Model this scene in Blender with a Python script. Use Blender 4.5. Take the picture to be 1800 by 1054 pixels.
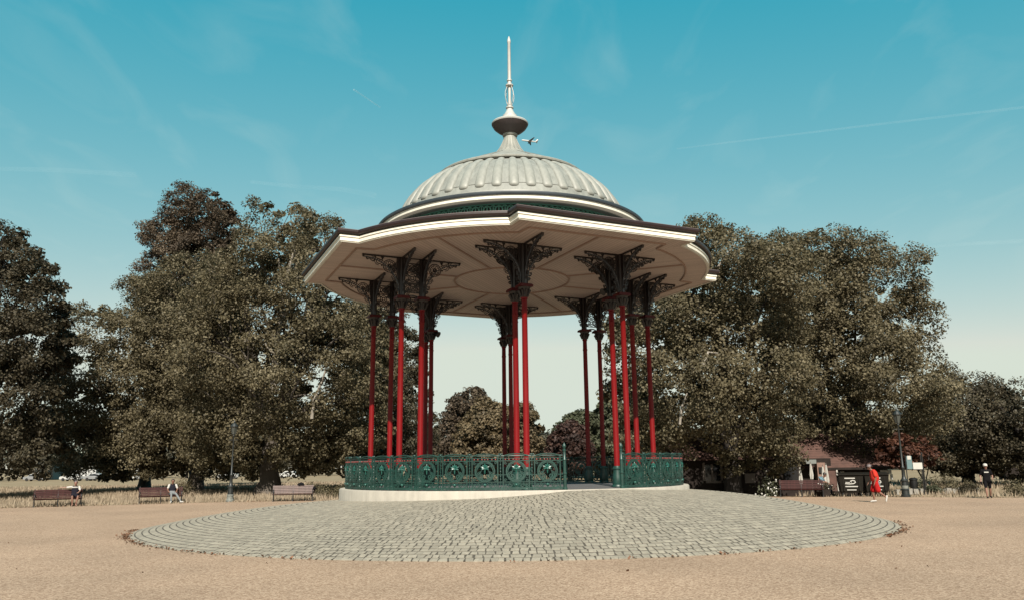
import bpy, math, random
import numpy as np
from mathutils import Vector, Matrix
random.seed(7)
R = math.radians
for o in list(bpy.data.objects): bpy.data.objects.remove(o)
scene = bpy.context.scene
col = scene.collection

# ------------------------------------------------------------------ camera, sky, sun, exposure
CAM_D, CAM_H = 30.96, 1.93                   # metres from the bandstand's axis, above the ground
FPX, PITCH, ROLL = 1386.0, 0.2070, -0.01192  # focal length in photo pixels (1800 wide)
cd = bpy.data.cameras.new('camera'); cam = bpy.data.objects.new('camera', cd); col.objects.link(cam)
cd.sensor_width = 36; cd.lens = FPX / 1800 * 36; cd.clip_start = .1; cd.clip_end = 60000
cam.matrix_world = Matrix.Translation((0, -CAM_D, CAM_H)) @ Matrix.Rotation(math.pi / 2 + PITCH, 4, 'X') @ Matrix.Rotation(ROLL, 4, 'Z')
scene.camera = cam

SUN_AZ, SUN_EL = R(3.0), R(42)               # behind the camera, a little to the right
sdir = Vector((math.sin(SUN_AZ) * math.cos(SUN_EL), -math.cos(SUN_AZ) * math.cos(SUN_EL), math.sin(SUN_EL)))
w = bpy.data.worlds.new('World'); scene.world = w; w.use_nodes = True
nt = w.node_tree; nt.nodes.clear()
def nn(nt, t, **k):
    n = nt.nodes.new(t)
    for a, b in k.items(): setattr(n, a, b)
    return n
sky = nn(nt, 'ShaderNodeTexSky', sky_type='NISHITA', sun_disc=False, sun_elevation=SUN_EL,
         sun_rotation=math.atan2(sdir.x, sdir.y), altitude=0, air_density=1.0, dust_density=.8, ozone_density=1.5)
# grade of the photograph's sky: each channel of the physical sky gets its own gain and gamma (teal above, cream at the horizon)
SKY_S, SKY_K = .10, .50
sep = nn(nt, 'ShaderNodeSeparateColor'); nt.links.new(sky.outputs[0], sep.inputs[0]); comb = nn(nt, 'ShaderNodeCombineColor')
for ch, (gain, gm) in enumerate(((3.0, 1.0), (1.22, .576), (.83, .346))):
    p = nn(nt, 'ShaderNodeMath', operation='POWER'); q = nn(nt, 'ShaderNodeMath', operation='MULTIPLY'); r_ = nn(nt, 'ShaderNodeMath', operation='MULTIPLY_ADD')
    r_.inputs[1].default_value = .075; r_.inputs[2].default_value = (-.063, 0, 0)[ch]; nt.links.new(sep.outputs[ch], r_.inputs[0]); nt.links.new(r_.outputs[0], p.inputs[0]); p.inputs[1].default_value = gm
    nt.links.new(p.outputs[0], q.inputs[0]); q.inputs[1].default_value = gain * SKY_K / SKY_S; mn = nn(nt, 'ShaderNodeMath', operation='MINIMUM'); mn.inputs[1].default_value = (.68, .75, .66)[ch] * SKY_K / SKY_S; nt.links.new(q.outputs[0], mn.inputs[0]); nt.links.new(mn.outputs[0], comb.inputs[ch])
# faint high cirrus, laid on a plane of the real sky (direction / height), stretched by the wind
tc = nn(nt, 'ShaderNodeTexCoord'); sx = nn(nt, 'ShaderNodeSeparateXYZ'); nt.links.new(tc.outputs['Generated'], sx.inputs[0])
zc = nn(nt, 'ShaderNodeMath', operation='MAXIMUM'); nt.links.new(sx.outputs[2], zc.inputs[0]); zc.inputs[1].default_value = .22
dx = nn(nt, 'ShaderNodeMath', operation='DIVIDE'); nt.links.new(sx.outputs[0], dx.inputs[0]); nt.links.new(zc.outputs[0], dx.inputs[1])
dy = nn(nt, 'ShaderNodeMath', operation='DIVIDE'); nt.links.new(sx.outputs[1], dy.inputs[0]); nt.links.new(zc.outputs[0], dy.inputs[1])
cb = nn(nt, 'ShaderNodeCombineXYZ'); nt.links.new(dx.outputs[0], cb.inputs[0]); nt.links.new(dy.outputs[0], cb.inputs[1])
mp = nn(nt, 'ShaderNodeMapping'); mp.inputs['Rotation'].default_value = (0, 0, .5); mp.inputs['Scale'].default_value = (2.2, 1.1, 1)
nt.links.new(cb.outputs[0], mp.inputs[0])
cn = nn(nt, 'ShaderNodeTexNoise'); cn.inputs['Scale'].default_value = 1.5; cn.inputs['Detail'].default_value = 7; cn.inputs['Roughness'].default_value = .5
cn.inputs['Distortion'].default_value = .7
nt.links.new(mp.outputs[0], cn.inputs['Vector'])
cr = nn(nt, 'ShaderNodeMapRange'); cr.inputs[1].default_value = .52; cr.inputs[2].default_value = .82; cr.inputs[4].default_value = .19
nt.links.new(cn.outputs[0], cr.inputs[0])
cm = nn(nt, 'ShaderNodeMix', data_type='RGBA'); cm.inputs[7].default_value = (3.0, 3.7, 3.5, 1)
bg = nn(nt, 'ShaderNodeBackground'); bg.inputs[1].default_value = SKY_S
wo = nn(nt, 'ShaderNodeOutputWorld')
nt.links.new(comb.outputs[0], cm.inputs[6])
nt.links.new(cr.outputs[0], cm.inputs[0]); nt.links.new(cm.outputs[2], bg.inputs[0]); nt.links.new(bg.outputs[0], wo.inputs[0])

sl = bpy.data.lights.new('sun', 'SUN'); sl.energy = 5.0; sl.angle = R(.53); sl.color = (1, .93, .82)
so = bpy.data.objects.new('sun', sl); col.objects.link(so); so.rotation_euler = sdir.to_track_quat('Z', 'Y').to_euler(); so.location = sdir * 60
vs = scene.view_settings; vs.view_transform = 'Standard'; vs.look = 'None'; vs.exposure = 1.0; vs.gamma = 1; vs.use_curve_mapping = False

# ------------------------------------------------------------------ helpers
def ray(x, y):
    """photo pixel -> direction with unit forward component"""
    u, v = x - 900, y - 527; c, s = math.cos(ROLL), math.sin(ROLL)
    u, v = c * u + s * v, -s * u + c * v
    yc = -v / FPX; Y = math.cos(PITCH) - yc * math.sin(PITCH)
    return (u / FPX / Y, 1.0, (math.sin(PITCH) + yc * math.cos(PITCH)) / Y)
def at(x, y, dist):
    r = ray(x, y); return Vector((r[0] * dist, dist - CAM_D, r[2] * dist + CAM_H))
def ground(x, y, z=0):
    r = ray(x, y); return at(x, y, (z - CAM_H) / r[2])

def tag(o, label=None, cat=None, group=None, kind=None):
    if label: o['label'] = label
    if cat: o['category'] = cat
    if group: o['group'] = group
    if kind: o['kind'] = kind
    return o
def empty(name, loc=(0, 0, 0), rz=0, **k):
    o = bpy.data.objects.new(name, None); col.objects.link(o); o.location = loc; o.rotation_euler = (0, 0, rz); o.empty_display_size = .2
    return tag(o, **k)
def link(name, me, parent=None, loc=(0, 0, 0), rz=0, **k):
    o = bpy.data.objects.new(name, me); col.objects.link(o); o.location = loc; o.rotation_euler = (0, 0, rz)
    if parent: o.parent = parent
    return tag(o, **k)
def copy_tree(o, parent=None):
    c = o.copy(); col.objects.link(c); c.parent = parent
    for ch in o.children: copy_tree(ch, c)
    return c

class MB:
    """collects shapes, links them as one mesh"""
    def __init__(s): s.v, s.f, s.m = [], [], []
    def add(s, V, F, mi=0):
        b = len(s.v); s.v += [tuple(p) for p in V]; s.f += [tuple(i + b for i in q) for q in F]; s.m += [mi] * len(F); return s
    def box(s, c, d, rz=0, mi=0, taper=1):
        hx, hy, hz = d[0] / 2, d[1] / 2, d[2] / 2; C, S = math.cos(rz), math.sin(rz); V = []
        for z, t in ((-hz, 1), (hz, taper)):
            for x, y in ((-hx, -hy), (hx, -hy), (hx, hy), (-hx, hy)):
                x, y = x * t, y * t; V.append((c[0] + x * C - y * S, c[1] + x * S + y * C, c[2] + z))
        return s.add(V, [(3, 2, 1, 0), (4, 5, 6, 7), (0, 1, 5, 4), (1, 2, 6, 5), (2, 3, 7, 6), (3, 0, 4, 7)], mi)
    def tube(s, P, rad, n=8, mi=0, caps=True, flat=None, closed=False):
        P = [Vector(p) for p in P]; N = len(P)
        if not isinstance(rad, (list, tuple)): rad = [rad] * N
        ref = None; V = []
        for i, p in enumerate(P):
            if closed: t = P[(i + 1) % N] - P[i - 1]
            else: t = (P[min(i + 1, N - 1)] - P[max(i - 1, 0)])
            t = t.normalized() if t.length > 1e-9 else Vector((0, 0, 1))
            if ref is None:
                ref = Vector((0, 0, 1)) if abs(t.z) < .9 else Vector((0, 1, 0))
            a = (ref - t * ref.dot(t)).normalized(); b = t.cross(a); ref = a
            for k in range(n):
                an = 2 * math.pi * (k + .5) / n
                V.append(p + (a * math.cos(an) + b * math.sin(an)) * rad[i])
        F = [(i * n + k, i * n + (k + 1) % n, ((i + 1) % N) * n + (k + 1) % n, ((i + 1) % N) * n + k) for i in range(N if closed else N - 1) for k in range(n)]
        if caps and not closed: F += [tuple(range(n - 1, -1, -1)), tuple((N - 1) * n + k for k in range(n))]
        return s.add(V, F, mi)
    def strip(s, P, wd, th, mi=0, closed=False):
        """flat cast bar in the local xz plane: P = [(x, z)], wd across, th along y"""
        N = len(P); V = []
        for i in range(N):
            a = P[i - 1] if (closed or i) else P[0]; b = P[(i + 1) % N] if (closed or i < N - 1) else P[-1]
            tx, tz = b[0] - a[0], b[1] - a[1]; L = math.hypot(tx, tz) or 1; nx, nz = -tz / L * wd / 2, tx / L * wd / 2
            x, z = P[i]
            V += [(x + nx, -th / 2, z + nz), (x - nx, -th / 2, z - nz), (x - nx, th / 2, z - nz), (x + nx, th / 2, z + nz)]
        F = []
        for i in range(N if closed else N - 1):
            j = (i + 1) % N
            for k in range(4): F.append((i * 4 + k, i * 4 + (k + 1) % 4, j * 4 + (k + 1) % 4, j * 4 + k))
        if not closed: F += [(3, 2, 1, 0), tuple((N - 1) * 4 + k for k in range(4))]
        return s.add(V, F, mi)
    def lathe(s, prof, n=24, mi=0, c=(0, 0, 0), caps=True):
        V = [(c[0] + r * math.cos(2 * math.pi * k / n), c[1] + r * math.sin(2 * math.pi * k / n), c[2] + z) for r, z in prof for k in range(n)]
        F = [(i * n + k, i * n + (k + 1) % n, (i + 1) * n + (k + 1) % n, (i + 1) * n + k) for i in range(len(prof) - 1) for k in range(n)]
        if caps: F += [tuple(range(n - 1, -1, -1)), tuple((len(prof) - 1) * n + k for k in range(n))]
        return s.add(V, F, mi)
    def ball(s, c, r, n=8, mi=0, sz=1):
        m = max(4, n // 2 + 1); prof = [(max(1e-4, r * math.sin(math.pi * i / m)), -r * sz * math.cos(math.pi * i / m)) for i in range(m + 1)]
        return s.lathe(prof, n, mi, c)
    def mesh(s, name, mats, smooth=None):
        me = bpy.data.meshes.new(name); me.from_pydata(s.v, [], s.f)
        for m in (mats if isinstance(mats, (list, tuple)) else [mats]): me.materials.append(m)
        if any(s.m): me.polygons.foreach_set('material_index', s.m)
        if smooth is not None:
            me.polygons.foreach_set('use_smooth', [True] * len(s.f)); me.set_sharp_from_angle(angle=R(smooth))
        me.update(); return me
    def build(s, name, mats, parent=None, loc=(0, 0, 0), rz=0, smooth=None, **k):
        return link(name, s.mesh(name, mats, smooth), parent, loc, rz, **k)

# ------------------------------------------------------------------ materials
AL = .46                                      # surfaces are real-world dark; the photograph is exposed up
def mat(name, c, rough=.6, var=.0, vscale=3.0, c2=None, bump=0, bscale=40, metal=0, spec=.5, detail=5, attr=None, coat=0, raw=False, streak=0):
    al = 1 if raw else AL; c = tuple(x * al for x in c); c2 = c2 and tuple(x * al for x in c2)
    m = bpy.data.materials.new(name); m.use_nodes = True; t = m.node_tree; b = t.nodes['Principled BSDF']
    b.inputs['Roughness'].default_value = rough; b.inputs['Metallic'].default_value = metal; b.inputs['Specular IOR Level'].default_value = spec
    b.inputs['Coat Weight'].default_value = coat
    b.inputs['Base Color'].default_value = (*c, 1)
    tc = nn(t, 'ShaderNodeTexCoord')
    if var or c2:
        no = nn(t, 'ShaderNodeTexNoise'); no.inputs['Scale'].default_value = vscale; no.inputs['Detail'].default_value = detail; no.inputs['Roughness'].default_value = .62
        t.links.new(tc.outputs['Object'], no.inputs['Vector'])
        rp = nn(t, 'ShaderNodeValToRGB'); rp.color_ramp.elements[0].position = .32; rp.color_ramp.elements[1].position = .68
        k2 = c2 or tuple(x * (1 + var) for x in c); k1 = c if c2 else tuple(x * (1 - var) for x in c)
        rp.color_ramp.elements[0].color = (*k1, 1); rp.color_ramp.elements[1].color = (*k2, 1)
        t.links.new(no.outputs[0], rp.inputs[0]); out = rp.outputs[0]
        if attr:
            out = attr_mul(t, out, attr)
        if streak:                                     # rain streaks and grime running down
            mpp = nn(t, 'ShaderNodeMapping'); mpp.inputs['Scale'].default_value = (5, 5, .45); t.links.new(tc.outputs['Object'], mpp.inputs[0])
            ns = nn(t, 'ShaderNodeTexNoise'); ns.inputs['Scale'].default_value = 1.0; ns.inputs['Detail'].default_value = 6; ns.inputs['Roughness'].default_value = .7; t.links.new(mpp.outputs[0], ns.inputs['Vector'])
            ms = nn(t, 'ShaderNodeMapRange'); ms.inputs[1].default_value = .38; ms.inputs[2].default_value = .62; ms.inputs[3].default_value = 1 - streak; ms.inputs[4].default_value = 1; t.links.new(ns.outputs[0], ms.inputs[0])
            mz = nn(t, 'ShaderNodeMix', data_type='RGBA', blend_type='MULTIPLY'); mz.inputs[0].default_value = 1; t.links.new(out, mz.inputs[6]); t.links.new(ms.outputs[0], mz.inputs[7]); out = mz.outputs[2]
        t.links.new(out, b.inputs['Base Color'])
    if bump:
        n2 = nn(t, 'ShaderNodeTexNoise'); n2.inputs['Scale'].default_value = bscale; n2.inputs['Detail'].default_value = 4
        t.links.new(tc.outputs['Object'], n2.inputs['Vector'])
        bp = nn(t, 'ShaderNodeBump'); bp.inputs['Strength'].default_value = bump; bp.inputs['Distance'].default_value = .02
        t.links.new(n2.outputs[0], bp.inputs['Height']); t.links.new(bp.outputs[0], b.inputs['Normal'])
    return m
def attr_mul(t, out, lohi):
    a = nn(t, 'ShaderNodeAttribute', attribute_name='v'); mr = nn(t, 'ShaderNodeMapRange')
    mr.inputs[3].default_value, mr.inputs[4].default_value = lohi
    t.links.new(a.outputs['Fac'], mr.inputs[0])
    mx = nn(t, 'ShaderNodeMix', data_type='RGBA', blend_type='MULTIPLY'); mx.inputs[0].default_value = 1
    t.links.new(out, mx.inputs[6]); t.links.new(mr.outputs[0], mx.inputs[7]); return mx.outputs[2]

M = {}
M['stone'] = mat('cream_stone', (.68, .62, .525), .8, .10, 1.6, bump=.15, streak=.16)
M['white'] = mat('white_paint', (.60, .57, .49), .5, .05, 2.0, raw=True, streak=.10)
M['soffit_trim'] = mat('soffit_trim', (.27, .18, .14), .6, .06, 2.0, raw=True)
M['greyband'] = mat('grey_paint', (.25, .27, .25), .6, .06, 1.5)
M['darklead'] = mat('dark_lead', (.05, .065, .08), .45, .25, 2)
M['dome'] = mat('dome_lead', (.46, .465, .415), .55, .10, 2.6, bump=.04, bscale=9, streak=.20)
M['domeseam'] = mat('dome_sheet', (.39, .40, .36), .6, .10, 1.1, bump=.04, bscale=9, streak=.26)
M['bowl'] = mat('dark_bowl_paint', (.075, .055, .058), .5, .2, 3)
M['capred'] = mat('shaded_red_paint', (.11, .008, .010), .5, .1, 3, spec=.2)  # column red darkened on the abacus, its shade put into the colour
M['spire'] = mat('pale_spire_paint', (.66, .66, .62), .45, .08, 3)
M['gutter'] = mat('brown_gutter', (.030, .012, .012), .45, .3, 3)
M['guttertop'] = mat('gutter_lip', (.24, .19, .19), .5, .1, 3)
M['roof'] = mat('roof_lead', (.20, .19, .19), .6, .2, 1.2)
M['red'] = mat('red_paint', (.285, .006, .008), .42, .10, 1.4, spec=.22)
M['green'] = mat('green_paint', (.009, .062, .047), .46, .35, 6, spec=.55)
M['teal'] = mat('teal_paint', (.016, .13, .10), .4, .15, 4)
M['verdigris'] = mat('verdigris_paint', (.16, .50, .40), .5, .15, 4)
M['iron'] = mat('dark_iron', (.026, .016, .016), .42, .3, 5)
M['ironlit'] = mat('iron_lit_edge', (.10, .11, .13), .5, .2, 5)  # paler iron: light caught by the bracket flange put into the colour
M['floor'] = mat('asphalt_floor', (.13, .125, .125), .85, .2, 1.2, bump=.2)
M['sett'] = mat('granite_sett', (.405, .362, .286), .8, .16, 9, bump=.5, bscale=28, attr=(.84, 1.14))
M['joint'] = mat('sand_joint', (.095, .080, .060), .95, .3, 4, bump=.3)
M['leaflitter'] = mat('leaf_litter', (.10, .055, .025), .8, 0, 1.1, c2=(.30, .13, .06))
M['bark'] = mat('bark', (.085, .066, .052), .9, 0, 1.5, c2=(.15, .125, .10), bump=.6, bscale=9)
M['palebark'] = mat('pale_plane_bark', (.26, .22, .18), .9, 0, 1.8, c2=(.50, .45, .38), bump=.5, bscale=8)
M['darkbark'] = mat('dark_bark', (.035, .026, .022), .9, .3, 2, bump=.6, bscale=9)
M['benchwood'] = mat('bench_wood', (.068, .017, .015), .6, .35, 7, bump=.1, spec=.15)
M['benchpale'] = mat('lit_bench_wood', (.16, .09, .075), .6, .3, 7, bump=.1)  # paler copy of the bench wood, sunlight on one bench put into the colour
M['blackiron'] = mat('black_iron', (.012, .011, .011), .45, .3, 5)
M['lamp'] = mat('lamp_iron', (.016, .020, .019), .5, .4, 8)
M['lampworn'] = mat('lamp_worn_paint', (.27, .28, .25), .6, .35, 9)
M['glass'] = mat('lamp_glass', (.10, .11, .10), .15, .05)
M['skin'] = mat('skin', (.40, .21, .15), .55, .06, 12)
M['skin2'] = mat('tanned_skin', (.30, .145, .095), .55, .06, 12)
M['redcloth'] = mat('red_cloth', (.78, .055, .035), .8, .08, 10, bump=.2, spec=.12)
M['redshort'] = mat('red_shorts', (.58, .02, .02), .8, .08, 10, bump=.2, spec=.12)
M['blackcloth'] = mat('black_cloth', (.008, .007, .009), .85, .2, 10, spec=.12)
M['navy'] = mat('navy_cloth', (.020, .020, .032), .85, .2, 10, spec=.12)
M['whitecloth'] = mat('white_cloth', (.74, .71, .66), .8, .05, 10, spec=.12)
M['greycloth'] = mat('grey_cloth', (.29, .31, .32), .85, .1, 10, spec=.12)
M['bluecloth'] = mat('blue_cloth', (.20, .33, .40), .85, .1, 10, spec=.12)
M['hair'] = mat('hair', (.03, .022, .018), .6, .2, 20)
M['greyhair'] = mat('grey_hair', (.20, .16, .16), .6, .2, 20)
M['plastic'] = mat('bin_plastic', (.020, .017, .013), .5, .2, 4, spec=.12)
M['print'] = mat('white_print', (.74, .72, .66), .6, .03)
M['rubber'] = mat('rubber', (.015, .014, .013), .8)
M['timber'] = mat('dark_timber', (.035, .026, .022), .75, .3, 3, spec=.12)
M['brick'] = mat('pink_brick', (.33, .20, .155), .85, .15, 7, bump=.2)
M['tile'] = mat('brown_tiles', (.12, .055, .040), .8, .3, 2.2, bump=.3)
M['darkglass'] = mat('dark_glass', (.02, .02, .022), .1)
M['frame'] = mat('window_frame', (.22, .18, .16), .6, .1)
M['board'] = mat('chalk_board', (.12, .13, .17), .6, .1)
M['curtain'] = mat('pale_canvas', (.66, .63, .57), .8, .08, 4)
M['carwhite'] = mat('white_car_paint', (.74, .74, .72), .25, .02, coat=.5)
M['carblack'] = mat('black_car_paint', (.015, .015, .017), .25, .02, coat=.5)
M['carsilver'] = mat('silver_car_paint', (.35, .36, .37), .3, .02, coat=.5)
M['housewall'] = mat('pale_render', (.62, .60, .55), .8, .06, .5)
M['planewhite'] = mat('aircraft_white', (.78, .78, .76), .35, .02)
M['planedark'] = mat('aircraft_grey', (.10, .09, .12), .5, .05)
M['wall'] = mat('pale_kerb_stone', (.40, .37, .32), .9, .15, 2, bump=.2)
M['post'] = mat('teal_sign', (.16, .26, .27), .5, .1)

def board_mat():
    m = bpy.data.materials.new('soffit_boards'); m.use_nodes = True; t = m.node_tree; b = t.nodes['Principled BSDF']
    b.inputs['Roughness'].default_value = .6
    tc = nn(t, 'ShaderNodeTexCoord'); s = nn(t, 'ShaderNodeSeparateXYZ'); t.links.new(tc.outputs['Object'], s.inputs[0])
    a = nn(t, 'ShaderNodeMath', operation='MULTIPLY'); a.inputs[1].default_value = 1 / .14; t.links.new(s.outputs[0], a.inputs[0])
    fr = nn(t, 'ShaderNodeMath', operation='FRACT'); t.links.new(a.outputs[0], fr.inputs[0])
    g = nn(t, 'ShaderNodeMath', operation='GREATER_THAN'); g.inputs[1].default_value = .12; t.links.new(fr.outputs[0], g.inputs[0])
    fl = nn(t, 'ShaderNodeMath', operation='FLOOR'); t.links.new(a.outputs[0], fl.inputs[0])
    wn = nn(t, 'ShaderNodeTexWhiteNoise', noise_dimensions='1D'); t.links.new(fl.outputs[0], wn.inputs['W'])
    mr = nn(t, 'ShaderNodeMapRange'); mr.inputs[3].default_value = .90; mr.inputs[4].default_value = 1.06; t.links.new(wn.outputs[0], mr.inputs[0])
    mx = nn(t, 'ShaderNodeMix', data_type='RGBA'); mx.inputs[6].default_value = (.23, .155, .125, 1); mx.inputs[7].default_value = (.47, .37, .32, 1)
    t.links.new(g.outputs[0], mx.inputs[0])
    mu = nn(t, 'ShaderNodeMix', data_type='RGBA', blend_type='MULTIPLY'); mu.inputs[0].default_value = 1
    t.links.new(mx.outputs[2], mu.inputs[6]); t.links.new(mr.outputs[0], mu.inputs[7]); t.links.new(mu.outputs[2], b.inputs['Base Color'])
    bp = nn(t, 'ShaderNodeBump'); bp.inputs['Strength'].default_value = .6; bp.inputs['Distance'].default_value = .01
    t.links.new(g.outputs[0], bp.inputs['Height']); t.links.new(bp.outputs[0], b.inputs['Normal'])
    return m
M['soffit'] = board_mat()

def gravel_mat():
    m = bpy.data.materials.new('tan_gravel'); m.use_nodes = True; t = m.node_tree; b = t.nodes['Principled BSDF']
    b.inputs['Roughness'].default_value = .9; b.inputs['Specular IOR Level'].default_value = .25
    tc = nn(t, 'ShaderNodeTexCoord')
    def noise(sc, de):
        n = nn(t, 'ShaderNodeTexNoise'); n.inputs['Scale'].default_value = sc; n.inputs['Detail'].default_value = de
        t.links.new(tc.outputs['Object'], n.inputs['Vector']); return n
    v = nn(t, 'ShaderNodeTexVoronoi'); v.inputs['Scale'].default_value = 34; t.links.new(tc.outputs['Object'], v.inputs['Vector'])
    hs = nn(t, 'ShaderNodeSeparateColor'); t.links.new(v.outputs['Color'], hs.inputs[0])
    rp = nn(t, 'ShaderNodeValToRGB'); e = rp.color_ramp.elements
    e[0].position = 0; e[0].color = (.152, .096, .062, 1); e[1].position = 1; e[1].color = (.325, .240, .172, 1)
    k = rp.color_ramp.elements.new(.5); k.color = (.236, .163, .112, 1)
    t.links.new(hs.outputs[0], rp.inputs[0])
    big = noise(.22, 6); mr = nn(t, 'ShaderNodeMapRange'); mr.inputs[1].default_value = .3; mr.inputs[2].default_value = .7; mr.inputs[3].default_value = .86; mr.inputs[4].default_value = 1.12
    t.links.new(big.outputs[0], mr.inputs[0])
    mx = nn(t, 'ShaderNodeMix', data_type='RGBA', blend_type='MULTIPLY'); mx.inputs[0].default_value = 1
    t.links.new(rp.outputs[0], mx.inputs[6]); t.links.new(mr.outputs[0], mx.inputs[7]); t.links.new(mx.outputs[2], b.inputs['Base Color'])
    bp = nn(t, 'ShaderNodeBump'); bp.inputs['Strength'].default_value = .5; bp.inputs['Distance'].default_value = .012
    t.links.new(v.outputs['Distance'], bp.inputs['Height']); t.links.new(bp.outputs[0], b.inputs['Normal'])
    return m
M['gravel'] = gravel_mat()
M['drygrass'] = mat('dry_grass_ground', (.30, .225, .14), .95, 0, .35, spec=.05, c2=(.48, .385, .26), bump=.6, bscale=14)
M['blade'] = mat('dry_grass_blade', (.33, .245, .16), .8, 0, .5, c2=(.55, .44, .31))

def leaf_mat(name, c, lo=.55, hi=1.5, c2=None, tr=.34, rough=.62):
    c = tuple(x * AL for x in c); c2 = c2 and tuple(x * AL for x in c2)
    m = bpy.data.materials.new(name); m.use_nodes = True; t = m.node_tree; b = t.nodes['Principled BSDF']; o = t.nodes['Material Output']
    a = nn(t, 'ShaderNodeAttribute', attribute_name='v')
    rp = nn(t, 'ShaderNodeValToRGB'); e = rp.color_ramp.elements
    e[0].position = 0; e[0].color = (*[x * lo for x in c], 1); e[1].position = 1; e[1].color = (*(c2 or [x * hi for x in c]), 1)
    k = e.new(.6); k.color = (*c, 1)
    t.links.new(a.outputs['Fac'], rp.inputs[0]); t.links.new(rp.outputs[0], b.inputs['Base Color'])
    b.inputs['Roughness'].default_value = rough; b.inputs['Specular IOR Level'].default_value = .3
    tl = nn(t, 'ShaderNodeBsdfTranslucent'); t.links.new(rp.outputs[0], tl.inputs[0])
    mx = nn(t, 'ShaderNodeMixShader'); mx.inputs[0].default_value = tr
    t.links.new(b.outputs[0], mx.inputs[1]); t.links.new(tl.outputs[0], mx.inputs[2]); t.links.new(mx.outputs[0], o.inputs[0])
    return m
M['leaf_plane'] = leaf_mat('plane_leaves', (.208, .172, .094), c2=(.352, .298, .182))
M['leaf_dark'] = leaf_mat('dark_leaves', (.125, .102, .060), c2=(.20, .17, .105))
M['leaf_brown'] = leaf_mat('bronzed_leaves', (.15, .108, .070), c2=(.25, .19, .125))
M['leaf_gold'] = leaf_mat('golden_leaves', (.25, .185, .10), lo=.4, c2=(.38, .29, .17))
M['leaf_copper'] = leaf_mat('copper_leaves', (.095, .048, .036), c2=(.17, .092, .068))
M['leaf_red'] = leaf_mat('rust_leaves', (.15, .058, .034), c2=(.24, .105, .06))
M['leaf_green'] = leaf_mat('green_leaves', (.15, .16, .09), c2=(.25, .26, .17))
M['leaf_far'] = leaf_mat('far_leaves', (.15, .135, .09), c2=(.22, .20, .14))

# ------------------------------------------------------------------ the setting: field, plaza, mound
def field_z(x, y):
    """the field dips behind the plaza on the cafe's side"""
    s = lambda e0, e1, q: (lambda k: k * k * (3 - 2 * k))(min(1, max(0, (q - e0) / (e1 - e0))))
    return -.012 - .9 * s(7, 13, x) * s(17.5, 22, y) * (1 - s(27, 34, x)) * (1 - s(60, 110, y))
def build_field():
    xs = sorted(set([-3000, -1200, -500, -250, -150, -100, -70] + [x for x in range(-50, 51, 2)] + [70, 100, 150, 250, 500, 1200, 3000]))
    ys = sorted(set([-3000, -800, -300, -120, -60] + [y for y in range(-40, 122, 2)] + [150, 200, 300, 500, 900, 3000]))
    V = [(x, y, field_z(x, y)) for y in ys for x in xs]; n = len(xs)
    F = [(j * n + i, j * n + i + 1, (j + 1) * n + i + 1, (j + 1) * n + i) for j in range(len(ys) - 1) for i in range(n - 1)]
    MB().add(V, F).build('grass_field', M['drygrass'], kind='structure')
build_field()
EDGE = [(-75, -2), (-45, 7), (-34, 11), (-28, 13.4), (-24.5, 15.0), (-21.2, 16.6), (-17.6, 18.1), (-13, 18.7), (-7, 19.2), (0, 19.3), (8, 18.3), (12.5, 17.1), (16.7, 15.7), (21.7, 13.9), (26.3, 11.7), (33, 8), (45, 1), (70, -14)]
def edge_y(x):
    for (a, b), (c, d) in zip(EDGE, EDGE[1:]):
        if a <= x <= c: return b + (d - b) * (x - a) / (c - a)
    return -50
def build_plaza():
    xs = [-75 + i * .5 for i in range(291)]
    top = [(x, edge_y(x) + random.uniform(-.10, .10), 0) for x in xs]; V = top + [(x, -70, 0) for x in xs]; n = len(xs)
    MB().add(V, [(n + i, n + i + 1, i + 1, i) for i in range(n - 1)]).build('plaza_gravel', M['gravel'], kind='structure')
build_plaza()

MC, MQ, PR = 1.2, 12.72, 6.54                 # mound: centre shifted towards the entrance, radius; plinth radius
def rho(az): a = R(az); return MC * math.cos(a) + math.sqrt(MQ ** 2 - (MC * math.sin(a)) ** 2)   # mound edge from the bandstand's axis
ZP = [(-180, .55), (-130, .62), (-90, .76), (-37, .885), (-22, .935), (-7, .99), (0, 1.04), (7, 1.10), (14, 1.175), (24, 1.19), (33, 1.175), (45, 1.12), (90, 1.0), (130, .75), (180, .55)]
def zp(az):
    for (a, b), (c, d) in zip(ZP, ZP[1:]):
        if a <= az <= c: return b + (d - b) * (az - a) / (c - a)
    return .55
def mound_z(r, az):
    m = rho(az); s = min(1, max(0, (m - r) / (m - PR))); return .015 + (zp(az) - .015) * s * (1.62 - .62 * s)
def pol(r, az): return (r * math.sin(R(az)), -r * math.cos(R(az)))   # az 0 = towards the camera, + = right
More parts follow.
